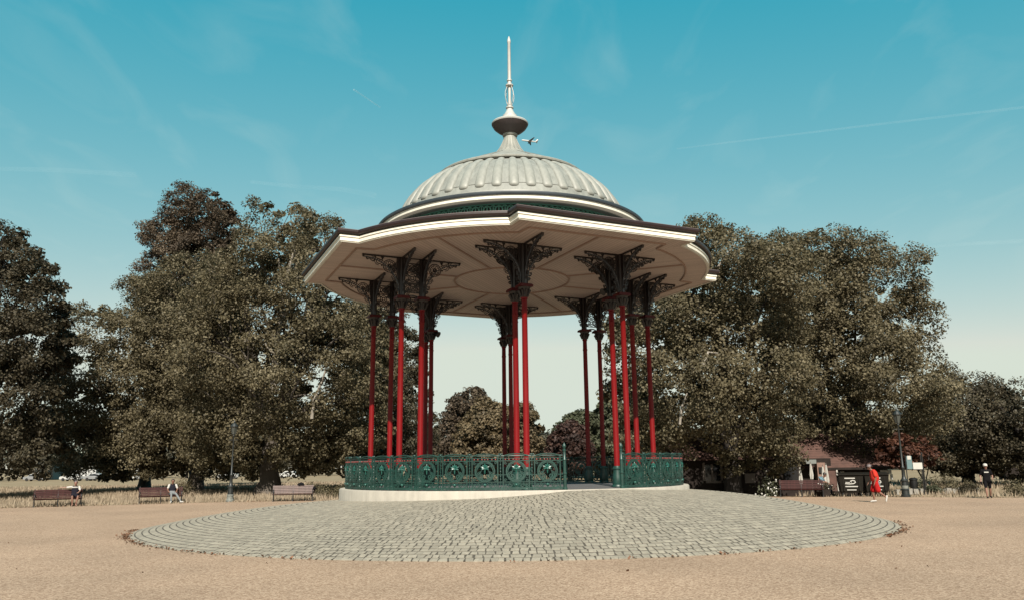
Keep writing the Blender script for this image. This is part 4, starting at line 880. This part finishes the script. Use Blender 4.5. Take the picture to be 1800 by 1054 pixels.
# ------------------------------------------------------------------ lamp posts
def make_lamp(H=4.9):
    r_ = empty('lamp_post', (0, 0, 0)); b = MB(); b.lathe([(.24, 0), (.24, .12), (.20, .15), (.19, .34), (.21, .36), (.21, .40), (.165, .44)], 16); b.build('base', M['lampworn'], r_, smooth=40)
    b = MB(); b.lathe([(.165, .44), (.15, .82), (.19, .85), (.19, .92), (.13, .98), (.095, 1.1), (.085, 1.55), (.10, 1.57), (.10, 1.62), (.06, 1.68), (.042, 3.9), (.07, 3.95), (.07, 3.99), (.04, 4.05)], 14); b.build('post', M['lamp'], r_, smooth=40)
    b = MB(); b.tube([(-.28, 0, 3.7), (.28, 0, 3.7)], .016, 6); b.build('ladder_bar', M['lamp'], r_)
    ln = MB(); ln.lathe([(.12, 4.05), (.22, 4.50)], 6, caps=False); lo_ = ln.build('lantern', M['glass'], r_)
    b = MB(); b.lathe([(.25, 4.50), (.25, 4.54), (.15, 4.68), (.09, 4.74), (.04, 4.76), (.05, 4.82), (.01, 4.92)], 12); b.build('lantern_cap', M['lamp'], lo_)
    for k in range(6):
        a = math.pi / 3 * k; b = MB(); b.tube([(.12 * math.cos(a), .12 * math.sin(a), 4.04), (.222 * math.cos(a), .222 * math.sin(a), 4.51)], .012, 5); b.build('glazing_bar', M['lamp'], lo_)
    return r_
lp = make_lamp(); p = ground(404, 881); lp.location = (p.x, p.y, 0); tag(lp, 'grey green lamp post between two benches with a worn pale base', 'lamp post', 'lamp posts round the plaza')
l2 = copy_tree(lp); p = ground(1592.5, 872.5); l2.location = (p.x, p.y, 0); tag(l2, 'dark lamp post beside the wheeled bins and white notice', 'lamp post', 'lamp posts round the plaza')
for ch in l2.children:
    if ch.name.startswith('base'): ch.data = ch.data.copy(); ch.data.materials[0] = M['lamp']
b = MB(); b.lathe([(.172, .40), (.172, .56)], 16, caps=False); b.v = [(x * 1.04, y * 1.04, z + .06) for x, y, z in b.v]; b.build('paint_band', M['lampworn'], l2)

# ------------------------------------------------------------------ wheeled bins
def make_bin():
    r_ = empty('wheeled_bin', (0, 0, 0)); b = MB(); V = []
    for z, wx, wy in ((.20, .55, .42), (.30, .58, .45), (1.12, .655, .52), (1.18, .68, .54)):
        for sx_, sy_ in ((-1, -1), (1, -1), (1, 1), (-1, 1)): V.append((sx_ * wx, sy_ * wy, z))
    b.add(V, [(3, 2, 1, 0)] + [(i * 4 + k, i * 4 + (k + 1) % 4, i * 4 + 4 + (k + 1) % 4, i * 4 + 4 + k) for i in range(3) for k in range(4)] + [(12, 13, 14, 15)])
    for x in (-.42, .42): b.box((x, -.50, .72), (.06, .05, .8))
    b.tube([(-.70, 0, 1.08), (-.62, 0, 1.08)], .05, 10); b.tube([(.62, 0, 1.08), (.70, 0, 1.08)], .05, 10); b.build('body', M['plastic'], r_)
    b = MB(); V = []
    for i in range(9):
        t = i / 8; y = -.56 + 1.10 * t; z = 1.19 + .15 * math.sin(math.pi * (.10 + .55 * t)); V += [(-.70, y, z), (.70, y, z), (.70, y, z - .03), (-.70, y, z - .03)]
    b.add(V, [(i * 4 + k, i * 4 + (k + 1) % 4, i * 4 + 4 + (k + 1) % 4, i * 4 + 4 + k) for i in range(8) for k in range(4)] + [(3, 2, 1, 0), (32, 33, 34, 35)]); b.box((0, -.57, 1.225), (1.36, .04, .05)); b.build('lid', M['plastic'], r_, smooth=40)
    wm = MB(); wm.tube([(-.03, 0, 0), (.03, 0, 0)], .095, 14); wm.box((0, 0, .09), (.075, .10, .06)); wme = wm.mesh('wheel', M['rubber'], 40)
    for sx_ in (-1, 1):
        for sy_ in (-1, 1): link('wheel', wme, r_, (sx_ * .47, sy_ * .36, .097), .3 * sx_)
    fy = lambda z: -(.45 + .07 * (z - .30) / .82) - .006
    def lab_(P): b = MB(); b.add(P, [(0, 1, 2, 3)] if len(P) == 4 else [tuple(range(len(P)))]); b.build('print', M['print'], r_)
    for x0, x1, z0, z1 in ((-.36, .20, .985, 1.05), (-.34, .33, .525, .585), (-.26, .24, .34, .39)):
        lab_([(x0, fy(z0), z0), (x1, fy(z0), z0), (x1, fy(z1), z1), (x0, fy(z1), z1)])
    b = MB(); pts = [(-.34, .72), (-.10, .70), (.12, .72), (.22, .79), (.18, .87), (.05, .90), (-.06, .85), (.02, .80)]; b.strip(pts, .055, .008); b.v = [(x, y + fy(z), z) for x, y, z in b.v]; b.build('print', M['print'], r_)
    b = MB(); b.strip([(-.32, .79), (-.08, .775)], .04, .008); b.v = [(x, y + fy(z), z) for x, y, z in b.v]; b.build('print', M['print'], r_)
    for q in (0, .16): b = MB(); b.box((.645, -.18 + q, .95), (.012, .10, .22)); b.build('sticker', M['print'], r_)
    return r_
bn = make_bin(); p = ground(1503, 871.5); bn.location = (p.x, p.y + .5, 0); bn.rotation_euler = (0, 0, R(-14)); tag(bn, 'black wheeled bin with its white printing fully in view', 'bin', 'wheeled bins by the cafe')
b2 = copy_tree(bn); p = ground(1550, 871.5); b2.location = (p.x, p.y + .75, 0); b2.rotation_euler = (0, 0, R(-8)); tag(b2, 'black wheeled bin partly hidden behind the man in red', 'bin', 'wheeled bins by the cafe')

# ------------------------------------------------------------------ sign, thin post, kerb stones, litter bin
p = ground(1628, 868); b = MB(); b.tube([(0, 0, -.1), (0, 0, 2.35)], .045, 8); b.ball((0, 0, 2.38), .06, 8); b.box((0, 0, .06), (.14, .14, .12)); b.build('thin_post', M['blackiron'], None, (p.x, p.y, 0), label='thin dark post standing in the bed behind the lamp post', cat='post')
p = at(1606, 840, 47.5); sg = empty('notice_board', (p.x, p.y, 0), R(-8), label='small teal and white notice board beside the lamp post', cat='sign')
for x in (-.33, .52): b = MB(); b.tube([(x, .04, -.1), (x, .04, 2.3)], .03, 6); b.build('leg', M['blackiron'], sg)
b = MB(); b.box((-.14, 0, 1.86), (.30, .04, .74)); b.build('teal_panel', M['post'], sg); b = MB(); b.box((-.14, -.03, 2.14), (.20, .02, .22)); b.build('white_plate', M['print'], sg); b = MB(); b.box((.30, 0, 1.66), (.52, .04, .38)); b.build('white_panel', M['print'], sg)
rnd = random.Random(9); kb = empty('kerb_wall', (*at(1650, 850, 49).xy, -.01), 0, label='low kerb of pale rough stones along the shrub bed', cat='wall')
x0 = at(1572, 850, 48.6); x1 = at(1718, 850, 49.4); n = 15
for i in range(n):
    q = x0.lerp(x1, (i + .5) / n); L = (x1 - x0).length / n; b = MB(); h = rnd.uniform(.24, .36); b.box((0, 0, h / 2), (L * rnd.uniform(.86, .97), .32, h), taper=.88); b.build('stone', M['wall'], kb, (q.x - kb.location.x, q.y - kb.location.y, 0), math.atan2(x1.y - x0.y, x1.x - x0.x) + rnd.uniform(-.06, .06))
p = ground(1608, 866); b = MB(); b.lathe([(.20, 0), (.22, .06), (.22, .78), (.25, .80), (.25, .86), (.18, .92), (.10, .94)], 14); b.build('litter_bin', M['blackiron'], None, (p.x, p.y, 0), smooth=40, label='small black litter bin behind the lamp post', cat='bin')
p = ground(1777, 846); q_ = at(1777, 846, 82); bx_ = empty('dark_hut', (q_.x, q_.y, 0), 0, label='small dark hut out on the field beyond the walker in black', cat='hut')
b = MB(); b.box((0, 0, .75), (1.6, 1.2, 1.5)); b.build('wall', M['timber'], bx_); b = MB(); b.box((0, 0, 1.56), (1.9, 1.5, .10)); b.build('roof', M['darkbark'], bx_)

# ------------------------------------------------------------------ far cars and house
def make_car(m, kind):
    r_ = empty(kind, (0, 0, 0)); L, W, H = (4.2, 1.75, 1.46) if kind == 'parked_car' else (5.2, 1.95, 2.3); b = MB()
    prof = [(-L / 2, .35), (-L / 2, .80), (-L / 2 + .25, .92), (-.30 * L, .98), (-.18 * L, H - .06), (-.05 * L, H), (.22 * L, H - .02), (.38 * L, 1.02), (L / 2 - .06, .90), (L / 2, .55), (L / 2, .35)] if kind == 'parked_car' else [(-L / 2, .4), (-L / 2, 1.0), (-.37 * L, 1.15), (-.27 * L, H - .1), (-.22 * L, H), (L / 2 - .1, H), (L / 2, H - .15), (L / 2, .4)]
    n = len(prof); V = [(x, s_ * W / 2 * (.82 if z > 1.1 and kind == 'parked_car' else 1), z) for s_ in (-1, 1) for x, z in prof]
    b.add(V, [tuple(range(n - 1, -1, -1)), tuple(range(n, 2 * n))] + [(i, (i + 1) % n, n + (i + 1) % n, n + i) for i in range(n)]); b.build('body', m, r_)
    g = MB()
    if kind == 'parked_car':
        for s_ in (-1, 1): y = s_ * (W / 2 * .86 + .02); g.add([(-.24 * L, s_ * (W / 2 + .005), 1.02), (.32 * L, s_ * (W / 2 + .005), 1.02), (.22 * L, s_ * (W / 2 * .83 + .01), H - .10), (-.15 * L, s_ * (W / 2 * .83 + .01), H - .10)], [(0, 1, 2, 3)])
    else:
        for s_ in (-1, 1): g.add([(-.30 * L, s_ * (W / 2 + .01), 1.25), (-.10 * L, s_ * (W / 2 + .01), 1.25), (-.10 * L, s_ * (W / 2 + .01), H - .2), (-.24 * L, s_ * (W / 2 + .01), H - .2)], [(0, 1, 2, 3)])
    g.build('window', M['darkglass'], r_); wm = MB(); wm.tube([(0, -.10, 0), (0, .10, 0)], .32, 14); wme = wm.mesh('wheel', M['rubber'], 40)
    for x in (-.31 * L, .31 * L):
        for s_ in (-1, 1): link('wheel', wme, r_, (x, s_ * (W / 2 - .08), .32))
    return r_
cars = {k: make_car(M[k], 'parked_car') for k in ('carwhite', 'carblack', 'carsilver')}; van = make_car(M['carwhite'], 'parked_van'); used = set()
for px, k, lab in ((62, 'carsilver', 'silver car parked far off below the dark tree'), (126, 'carwhite', 'white car parked far off above the man in shorts'), (168, 'carsilver', 'silver car parked far off next to the white van'), (206, 'carblack', 'black car parked far off across the field'), (232, 'carwhite', 'white car parked beside the black one across the field'), (402, 'carwhite', 'white car far off behind the lamp post between benches'), (508, 'carwhite', 'white car far off behind the empty brown bench'), (149, 'van', 'white van parked far off across the field')):
    src = van if k == 'van' else cars[k]; o = src if k not in used else copy_tree(src); used.add(k); q_ = at(px, 840, 165 + (px % 7)); o.location = (q_.x, q_.y, 0); o.rotation_euler = (0, 0, R(px % 5 - 2)); tag(o, lab, 'van' if k == 'van' else 'car', 'vehicles parked across the field')
q_ = at(84, 830, 205); hs_ = empty('far_house', (q_.x, q_.y, 0), R(8), label='pale rendered house glimpsed far off beside the dark tree', cat='house')
hs_.scale = (.62, .8, .8); b = MB(); b.box((0, 0, 3.2), (8, 7, 6.4)); b.build('wall', M['housewall'], hs_); b = MB(); b.add([(-4.3, -3.8, 6.4), (4.3, -3.8, 6.4), (4.3, 3.8, 6.4), (-4.3, 3.8, 6.4), (-4.3, 0, 9), (4.3, 0, 9)], [(0, 1, 5, 4), (2, 3, 4, 5), (0, 4, 3), (1, 2, 5), (3, 2, 1, 0)]); b.build('roof', M['roof'], hs_)
for x in (-2.6, 0, 2.6):
    for z in (1.6, 4.6): b = MB(); b.box((x, -3.52, z), (1.1, .06, 1.5)); wo_ = b.build('window', M['darkglass'], hs_); b = MB(); b.box((x, -3.56, z), (.08, .05, 1.5)); b.box((x, -3.565, z), (1.1, .05, .08)); b.build('frame', M['print'], wo_)

# ------------------------------------------------------------------ people
def round_cone(b, p0, p1, r0, r1, n=10):
    p0, p1 = Vector(p0), Vector(p1); d = p1 - p0; L = d.length
    if L < 1e-5: b.ball(p0, r0, n); return
    d /= L; P, Q = [], []
    for t in (-.98, -.8, -.5, 0): P.append(p0 + d * r0 * t); Q.append(r0 * math.sqrt(max(.004, 1 - t * t)))
    for t in (0, .5, .8, .98): P.append(p1 + d * r1 * t); Q.append(r1 * math.sqrt(max(.004, 1 - t * t)))
    b.tube(P, Q, n)
def person(label, J, mats, loc, rz, hair=None, cap=None, head_dir=(0, -1, 0), h=1.0, torso=(1, 1), bulk=1.0, extras=()):
    """J: joints in metres, the figure faces local -y. mats: region -> material"""
    root = empty('person', loc, rz, label=label, cat='person'); root.scale = (h, h, h)
    bones = []                                            # (p0, p1, r0, r1, region)
    V_ = lambda k: Vector(J[k])
    hd = Vector(head_dir).normalized(); head = V_('head')
    pel, wai, che, nk = V_('pelvis'), V_('waist'), V_('chest'), V_('neck')
    sh = (V_('shR') - V_('shL')).normalized(); hp = (V_('hipR') - V_('hipL')).normalized(); tw, td = torso
    for s_ in (-1, 1):
        bones += [(pel + hp * s_ * .075, wai + hp * s_ * .065 * tw, .118, .112 * td, 'hips'), (wai + hp * s_ * .065 * tw, che + sh * s_ * .075, .112 * td, .118 * bulk, 'torso'), (che + sh * s_ * .075, nk + sh * s_ * .085 - (nk - che).normalized() * .055, .115 * bulk, .058, 'torso')]
    bones += [(pel, wai, .125, .120 * td, 'hips'), (wai, che, .120 * td, .125 * bulk, 'torso'), (nk - (nk - che) * .25, head - hd * -.0 - Vector((0, 0, .06)), .060, .056, 'skin'), (che, nk - (nk - che) * .3, .12, .075, 'torso')]
    for S in 'LR':
        a, e, w_, f_ = V_('sh' + S), V_('el' + S), V_('wr' + S), V_('ha' + S); m_ = a.lerp(e, .72)
        bones += [(a, m_, .064 * bulk, .058 * bulk ** 1.5, 'sleeve'), (m_, e, .046, .040, 'arm'), (e, w_, .041, .028, 'arm')]
        fd = (f_ - w_).normalized(); ax = fd.cross(Vector((0, 0, 1)) if abs(fd.z) < .85 else Vector((0, 1, 0))).normalized(); k = -1 if S == 'L' else 1
        for q in (-.022, 0, .022): bones.append((w_ + fd * .015 + ax * q * .6, w_ + fd * .085 + ax * q, .022, .018, 'skin'))
        for i, (q, ln) in enumerate(((-.032, .062), (-.011, .076), (.011, .080), (.032, .070))):
            c0 = w_ + fd * .085 + ax * q; c1 = c0 + fd * ln * .55; c2 = c1 + (fd * .75 + ax.cross(fd) * .5 * k) * ln * .5; bones += [(c0, c1, .0115, .0105, 'skin'), (c1, c2, .0105, .009, 'skin')]
        t0 = w_ + fd * .03 - ax * .026 * (1); t1 = t0 + (fd * .5 - ax * .7) * .05; bones += [(t0, t1, .014, .012, 'skin'), (t1, t1 + (fd * .9 - ax * .2) * .035, .012, .010, 'skin')]
        hp_, kn, an, to = V_('hip' + S), V_('kn' + S), V_('an' + S), V_('to' + S); mid = hp_.lerp(kn, .82)
        bones += [(hp_, mid, .100 * bulk, .078 * bulk ** 1.6, 'thigh'), (mid, kn, .064, .056, 'knee'), (kn, kn.lerp(an, .35), .056, .060, 'calf'), (kn.lerp(an, .35), an, .060, .036, 'calf')]
        fdn = (to - an); heel = an - fdn.normalized() * .05 + (Vector((0, 0, -.035)) if abs(fdn.normalized().z) < .7 else Vector((0, .03, 0))); bones += [(an, an + Vector((0, 0, -.01)), .042, .042, 'shoe'), (heel, to - fdn.normalized() * .05, .042, .040, 'shoe'), (to - fdn.normalized() * .05, to, .040, .032, 'shoe')]
    up = Vector((0, 0, 1)); up = (up - hd * up.dot(hd)).normalized(); rt = hd.cross(up)
    bones += [(head + up * .035 + hd * -.012, head + up * .035 - hd * .03, .094, .088, 'skin'), (head - up * .045 + hd * .02, head - up * .06 + hd * .045, .070, .052, 'skin'), (head - up * .01 + hd * .088, head - up * .028 + hd * .108, .013, .016, 'skin')]
    for s_ in (-1, 1): bones.append((head + rt * s_ * .088 + up * .012, head + rt * s_ * .094 - up * .022, .018, .014, 'skin'))
    b = MB()
    for p0, p1, r0, r1, rg in bones: round_cone(b, p0, p1, r0, r1, 10)
    tmp = b.build('body_tmp', M['skin']); md = tmp.modifiers.new('r', 'REMESH'); md.mode = 'VOXEL'; md.voxel_size = .0125; sm = tmp.modifiers.new('s', 'SMOOTH'); sm.iterations = 3; sm.factor = .4
    dg = bpy.context.evaluated_depsgraph_get(); dg.update(); me = bpy.data.meshes.new_from_object(tmp.evaluated_get(dg)); bpy.data.objects.remove(tmp)
    n = len(me.polygons); ce = np.zeros(n * 3); me.polygons.foreach_get('center', ce); ce = ce.reshape(-1, 3); best = np.full(n, 9.0); reg = np.zeros(n, int); regs = sorted(set(q[4] for q in bones))
    for p0, p1, r0, r1, rg in bones:
        a = np.array(p0); e = np.array(p1) - a; t = np.clip(((ce - a) @ e) / (e @ e + 1e-9), 0, 1); dd = np.linalg.norm(ce - a - t[:, None] * e, axis=1) - (r0 + (r1 - r0) * t); k_ = dd < best; best[k_] = dd[k_]; reg[k_] = regs.index(rg)
    me.materials.clear(); names = [mats.get(q, mats['skin']) for q in regs]
    for q in names: me.materials.append(M[q])
    me.polygons.foreach_set('material_index', reg.astype(np.int32)); me.polygons.foreach_set('use_smooth', [True] * n); me.name = 'body'; link('body', me, root)
    bas = Matrix((rt, hd * -1, up)).transposed().to_4x4()
    def on_head(bb, name, m): bb.v = [tuple(head + (bas @ Vector(v))) for v in bb.v]; bb.build(name, M[m], root, smooth=60)
    for s_ in (-1, 1): e_ = MB(); e_.ball((s_ * .033, -.086, .012), .011, 8); on_head(e_, 'eye', 'hair')
    mo = MB(); mo.tube([(-.024, -.088, -.062), (0, -.096, -.064), (.024, -.088, -.062)], .006, 5); on_head(mo, 'mouth', 'redshort')
    if hair:
        hb = MB(); V = []; nu, nv = 18, 9
        for i in range(nv):
            ph = math.pi * .5 * (1 - i / (nv - 1)) + (-.35 * (i == 0)) 
            for k in range(nu):
                th = 2 * math.pi * k / nu; lowf = max(0, -math.sin(th)); z0 = math.sin(ph); 
                el = math.pi / 2 * (i / (nv - 1)); lo_ = -.30 + .85 * max(0, -math.sin(th)) ** 1.5; an_ = lo_ + (math.pi / 2 - lo_) * i / (nv - 1); rr = .108
                V.append((rr * .93 * math.cos(an_) * math.cos(th), .018 + rr * 1.06 * math.cos(an_) * math.sin(th), .035 + rr * math.sin(an_)))
        hb.add(V, [(i * nu + k, i * nu + (k + 1) % nu, (i + 1) * nu + (k + 1) % nu, (i + 1) * nu + k) for i in range(nv - 1) for k in range(nu)]); on_head(hb, 'hair', hair)
    if cap:
        cb_ = MB(); prof = [(.112, .035), (.114, .06), (.104, .105), (.075, .135), (.02, .150)]; cb_.lathe(prof, 18, c=(0, .012, 0)); cb_.v = [(x * .95, y * 1.05, z) for x, y, z in cb_.v]
        V = [(.095 * math.sin(a) * (1 + .0 * q), -.095 * math.cos(a) - .085 * q * math.cos(a) , .045 - .018 * q) for q in (0, 1) for a in np.linspace(-1.1, 1.1, 9)]; V += [(x, y, z - .012) for x, y, z in V]
        cb_.add(V, [(k, k + 1, 10 + k, 9 + k) for k in range(8)] + [(27 + k, 28 + k, 19 + k, 18 + k) for k in range(8)] + [(9 + k, 10 + k, 28 + k, 27 + k) for k in range(8)]); on_head(cb_, 'cap', cap)
    for nm, mm, bb in extras: bb.build(nm, M[mm], root, smooth=50)
    return root
# walking man in red: stooped, stepping with the far leg back on its toe
JW = dict(pelvis=(0, .03, .92), waist=(0, .02, 1.08), chest=(0, -.01, 1.32), neck=(0, -.07, 1.49), head=(0, -.17, 1.60), shL=(-.19, -.03, 1.42), shR=(.19, -.03, 1.42), elL=(-.24, -.06, 1.13), elR=(.25, .02, 1.14), wrL=(-.22, -.22, .90), wrR=(.23, -.06, .89), haL=(-.21, -.27, .80), haR=(.22, -.10, .79),
          hipL=(-.095, .03, .90), hipR=(.095, .03, .90), knL=(-.10, -.10, .50), knR=(.10, .10, .49), anL=(-.10, -.05, .09), anR=(.10, .42, .24), toL=(-.10, -.22, .04), toR=(.11, .40, .05))
tb = MB(); tb.lathe([(.150, .985), (.165, 1.0), (.165, 1.05), (.150, 1.065)], 18, caps=False); tb.v = [(x * 1.18, y * .98 + .02, z) for x, y, z in tb.v]; tb.tube([(.14, .10, 1.0), (.17, .16, .86), (.15, .15, .74)], [.03, .06, .03], 6)
p = ground(1541, 882); person('man in red t-shirt and red shorts walking head down past the bins', JW, dict(skin='skin2', torso='redcloth', sleeve='redcloth', hips='redshort', thigh='redshort', knee='skin2', calf='skin2', arm='skin2', shoe='whitecloth'), (p.x, p.y, 0), R(-100), hair='greyhair', head_dir=(0, -.8, -.5), torso=(1.3, 1.6), bulk=1.35, h=1.04, extras=[('tied_top', 'greycloth', tb)])
# walker in black
JB = dict(pelvis=(0, 0, .93), waist=(0, 0, 1.10), chest=(0, -.01, 1.32), neck=(0, -.02, 1.49), head=(0, -.04, 1.63), shL=(-.185, 0, 1.42), shR=(.185, 0, 1.42), elL=(-.27, .06, 1.15), elR=(.27, .05, 1.15), wrL=(-.28, -.06, .92), wrR=(.25, -.16, .98), haL=(-.28, -.10, .82), haR=(.21, -.25, .97),
          hipL=(-.095, 0, .90), hipR=(.095, 0, .90), knL=(-.10, -.12, .50), knR=(.10, .06, .49), anL=(-.09, -.14, .09), anR=(.12, .24, .11), toL=(-.10, -.32, .05), toR=(.13, .10, .04))
pr = MB(); pr.box((0, -.155, 1.33), (.20, .012, .055)); pr.v = [(x, y + abs(x) ** 2 * 1.2, z) for x, y, z in pr.v]
bt = MB(); bt.tube([(.28 * -1, -.10, .86), (-.28, -.12, .70)], [.035, .038], 10)
p = ground(1739, 875); person('walker in black t-shirt and shorts with a white cap', JB, dict(skin='skin', torso='blackcloth', sleeve='blackcloth', hips='blackcloth', thigh='blackcloth', knee='skin', calf='skin', arm='skin', shoe='blackcloth'), (p.x, p.y, 0), R(-22), hair='hair', cap='whitecloth', extras=[('shirt_print', 'print', pr), ('bottle', 'blackcloth', bt)])
# sitting man with bare legs, arm along the bench back
JS = dict(pelvis=(0, .14, .55), waist=(0, .17, .70), chest=(0, .19, .94), neck=(0, .17, 1.12), head=(0, .12, 1.27), shL=(-.19, .19, 1.05), shR=(.19, .17, 1.05), elL=(-.47, .34, 1.02), elR=(.25, .02, .84), wrL=(-.73, .40, 1.01), wrR=(.14, -.18, .74), haL=(-.84, .42, .99), haR=(.10, -.27, .72),
          hipL=(-.10, .10, .54), hipR=(.10, .10, .54), knL=(-.14, -.34, .53), knR=(.15, -.34, .53), anL=(-.10, -.40, .09), anR=(.08, -.38, .09), toL=(-.13, -.58, .04), toR=(.10, -.57, .04))
x_, y_ = on_bench('b1', .82, 0); yk = MB(); yk.box((0, .065, 1.065), (.34, .012, .075))
yk = MB(); yk.lathe([(.128, 1.0), (.130, 1.07)], 20, caps=False); yk.v = [(x * 1.62, y * 1.05 + .185, z) for x, y, z in yk.v]
person('man in dark shirt and shorts sitting with one arm along the bench back', JS, dict(skin='skin', torso='navy', sleeve='whitecloth', hips='navy', thigh='navy', knee='skin2', calf='skin2', arm='skin', shoe='skin'), (x_, y_, 0), BN['b1'][2], hair='greyhair', extras=[('white_yoke', 'whitecloth', yk)])
# sitting man in vest, legs stretched out
JV = dict(JS); JV.update(elL=(-.27, .10, .82), wrL=(-.22, -.10, .68), haL=(-.18, -.19, .65), elR=(.28, .12, .82), wrR=(.22, -.08, .67), haR=(.18, -.17, .64), knL=(-.06, -.36, .55), knR=(.20, -.36, .54), anL=(-.05, -.52, .10), anR=(.48, -.66, .10), toL=(-.08, -.72, .06), toR=(.60, -.82, .08))
x_, y_ = on_bench('b2', .62, 0); person('man in dark vest, white shirt and grey trousers sitting on a bench', JV, dict(skin='skin2', torso='navy', sleeve='whitecloth', hips='greycloth', thigh='greycloth', knee='greycloth', calf='greycloth', arm='skin2', shoe='whitecloth'), (x_, y_, 0), BN['b2'][2], hair='hair')
# someone sitting on a low wall of planters between the bench and the bins
p = ground(1461, 871); st = empty('wooden_stool', (p.x, p.y + .9, 0), 0, label='dark wooden stool between the empty bench and the bins', cat='stool'); b = MB(); b.box((0, .12, .43), (.5, .42, .05)); b.build('seat', M['timber'], st)
for sx_ in (-1, 1):
    for sy_ in (-1, 1): b = MB(); b.box((sx_ * .2, .12 + sy_ * .16, .20), (.05, .05, .40)); b.build('leg', M['timber'], st)
JQ = dict(JS); JQ.update(neck=(0, .04, 1.08), head=(0, -.08, 1.20), chest=(0, .12, .92), elL=(-.24, -.02, .80), wrL=(-.10, -.24, .70), haL=(-.05, -.32, .68), elR=(.25, .0, .80), wrR=(.12, -.24, .70), haR=(.07, -.32, .68))
person('person in a pale blue top crouched on the stool beside the bins', JQ, dict(skin='skin2', torso='bluecloth', sleeve='bluecloth', hips='navy', thigh='navy', knee='navy', calf='navy', arm='skin2', shoe='blackcloth'), (p.x, p.y + .9, 0), R(55), hair='hair', head_dir=(0, -.85, -.4))
p = ground(1452, 872); pl = empty('planter', (p.x, p.y + .35, 0), R(-15), label='dark planter with pale flowers beside the empty bench', cat='planter')
b = MB(); b.box((0, 0, .22), (.7, .4, .44), taper=1.08); b.build('trough', M['timber'], pl); rs = np.random.RandomState(3); C = rs.normal(size=(260, 3)) * np.array([.28, .14, .12]) + np.array([0, 0, .55]); C[:, 2] = np.maximum(C[:, 2], .4)
link('foliage', leaf_mesh('foliage', C, C * .1 + np.array([0, -.3, .6]), .10, rs, M['leaf_dark'], rs.rand(260)), pl); b = MB()
for c in C[:14]: b.ball((c[0], c[1] - .1, c[2] + .04), .035, 6)
b.build('blossom', M['print'], pl)

# ------------------------------------------------------------------ airliner and contrails
q_ = at(931, 248.5, 1750); ac = empty('airliner', q_, 0, label='white airliner climbing past the bandstand finial', cat='aeroplane')
b = MB(); L = 40
b.tube([(-L / 2 + t * L, 0, 0 + .0) for t in (0, .02, .06, .12, .3, .6, .78, .9, 1)], [.1, .9, 1.5, 1.9, 2.0, 2.0, 1.7, 1.0, .25], 14); b.build('fuselage', M['planewhite'], ac, smooth=60)
for s_, nm in ((-1, 'wing'), (1, 'wing')):
    b = MB(); P = [(-4, s_ * 1.5, -1), (3.5, s_ * 1.5, -1), (8, s_ * 18, .6), (5.8, s_ * 18, .6)]; b.add([(x, y, z) for x, y, z in P] + [(x, y, z - .45) for x, y, z in P], [(0, 1, 2, 3), (7, 6, 5, 4), (0, 4, 5, 1), (1, 5, 6, 2), (2, 6, 7, 3), (3, 7, 4, 0)]); wg = b.build(nm, M['planedark'], ac)
    e = MB(); e.tube([(-3.0, s_ * 6.2, -2.1), (-2.6, s_ * 6.2, -2.1), (1.2, s_ * 6.2, -2.0)], [1.0, 1.15, .7], 12); e.build('engine', M['planedark'], wg, smooth=50)
    b = MB(); P = [(15, s_ * .6, .6), (18.5, s_ * .6, .6), (20, s_ * 6.5, 1.0), (18.2, s_ * 6.5, 1.0)]; b.add(P + [(x, y, z - .3) for x, y, z in P], [(0, 1, 2, 3), (7, 6, 5, 4), (0, 4, 5, 1), (1, 5, 6, 2), (2, 6, 7, 3), (3, 7, 4, 0)]); b.build('tailplane', M['planewhite'], ac)
b = MB(); P = [(13.5, -.2, 1.2), (18.8, -.2, .8), (21, -.2, 7.6), (18.5, -.2, 7.6)]; b.add(P + [(x, .2, z) for x, y, z in P], [(0, 1, 2, 3), (7, 6, 5, 4), (0, 4, 5, 1), (1, 5, 6, 2), (2, 6, 7, 3), (3, 7, 4, 0)]); b.build('fin', M['planewhite'], ac)
ac.rotation_euler = (R(-8), R(3), R(12))
def vapour(name, a):
    m = bpy.data.materials.new(name); m.use_nodes = True; t = m.node_tree; b = t.nodes['Principled BSDF']; b.inputs['Base Color'].default_value = (.85, .85, .83, 1); b.inputs['Roughness'].default_value = 1; b.inputs['Specular IOR Level'].default_value = 0
    n = nn(t, 'ShaderNodeTexNoise'); n.inputs['Scale'].default_value = .0009; n.inputs['Detail'].default_value = 4; g = nn(t, 'ShaderNodeTexCoord'); t.links.new(g.outputs['Object'], n.inputs['Vector'])
    mr = nn(t, 'ShaderNodeMapRange'); mr.inputs[1].default_value = .3; mr.inputs[2].default_value = .7; mr.inputs[3].default_value = a * .35; mr.inputs[4].default_value = a; t.links.new(n.outputs[0], mr.inputs[0]); t.links.new(mr.outputs[0], b.inputs['Alpha']); return m
def contrail(label, pts, r0, r1, alpha, alt=9500):
    P = []
    for x, y in pts:
        r = ray(x, y); k = alt / r[2]; P.append(Vector((r[0] * k, k - CAM_D, alt + CAM_H)))
    Q = []; 
    for i in range(len(P) - 1):
        for t in np.linspace(0, 1, 8, False): Q.append(P[i].lerp(P[i + 1], t))
    Q.append(P[-1]); b = MB(); n = len(Q); b.tube(Q, [r0 + (r1 - r0) * i / (n - 1) for i in range(n)], 8); b.build('contrail', vapour('vapour', alpha), None, label=label, cat='contrail', group='contrails')
contrail('long thin contrail crossing the open sky near the airliner', [(1190, 262), (1500, 224), (1800, 189), (1900, 178)], 22, 42, .028)
contrail('short bright contrail alone high in the open sky', [(622, 158), (668, 189)], 20, 10, .16)
contrail('faint old contrail just above the tall bronze dark tree', [(440, 320), (520, 328), (600, 333), (660, 344)], 50, 90, .016)
contrail('faint old contrail above the dark tree at the row end', [(-60, 296), (100, 299), (240, 308)], 60, 80, .014)
contrail('faint low contrail just over the crown of the broad plane', [(1570, 442), (1680, 430), (1800, 424)], 60, 90, .016)
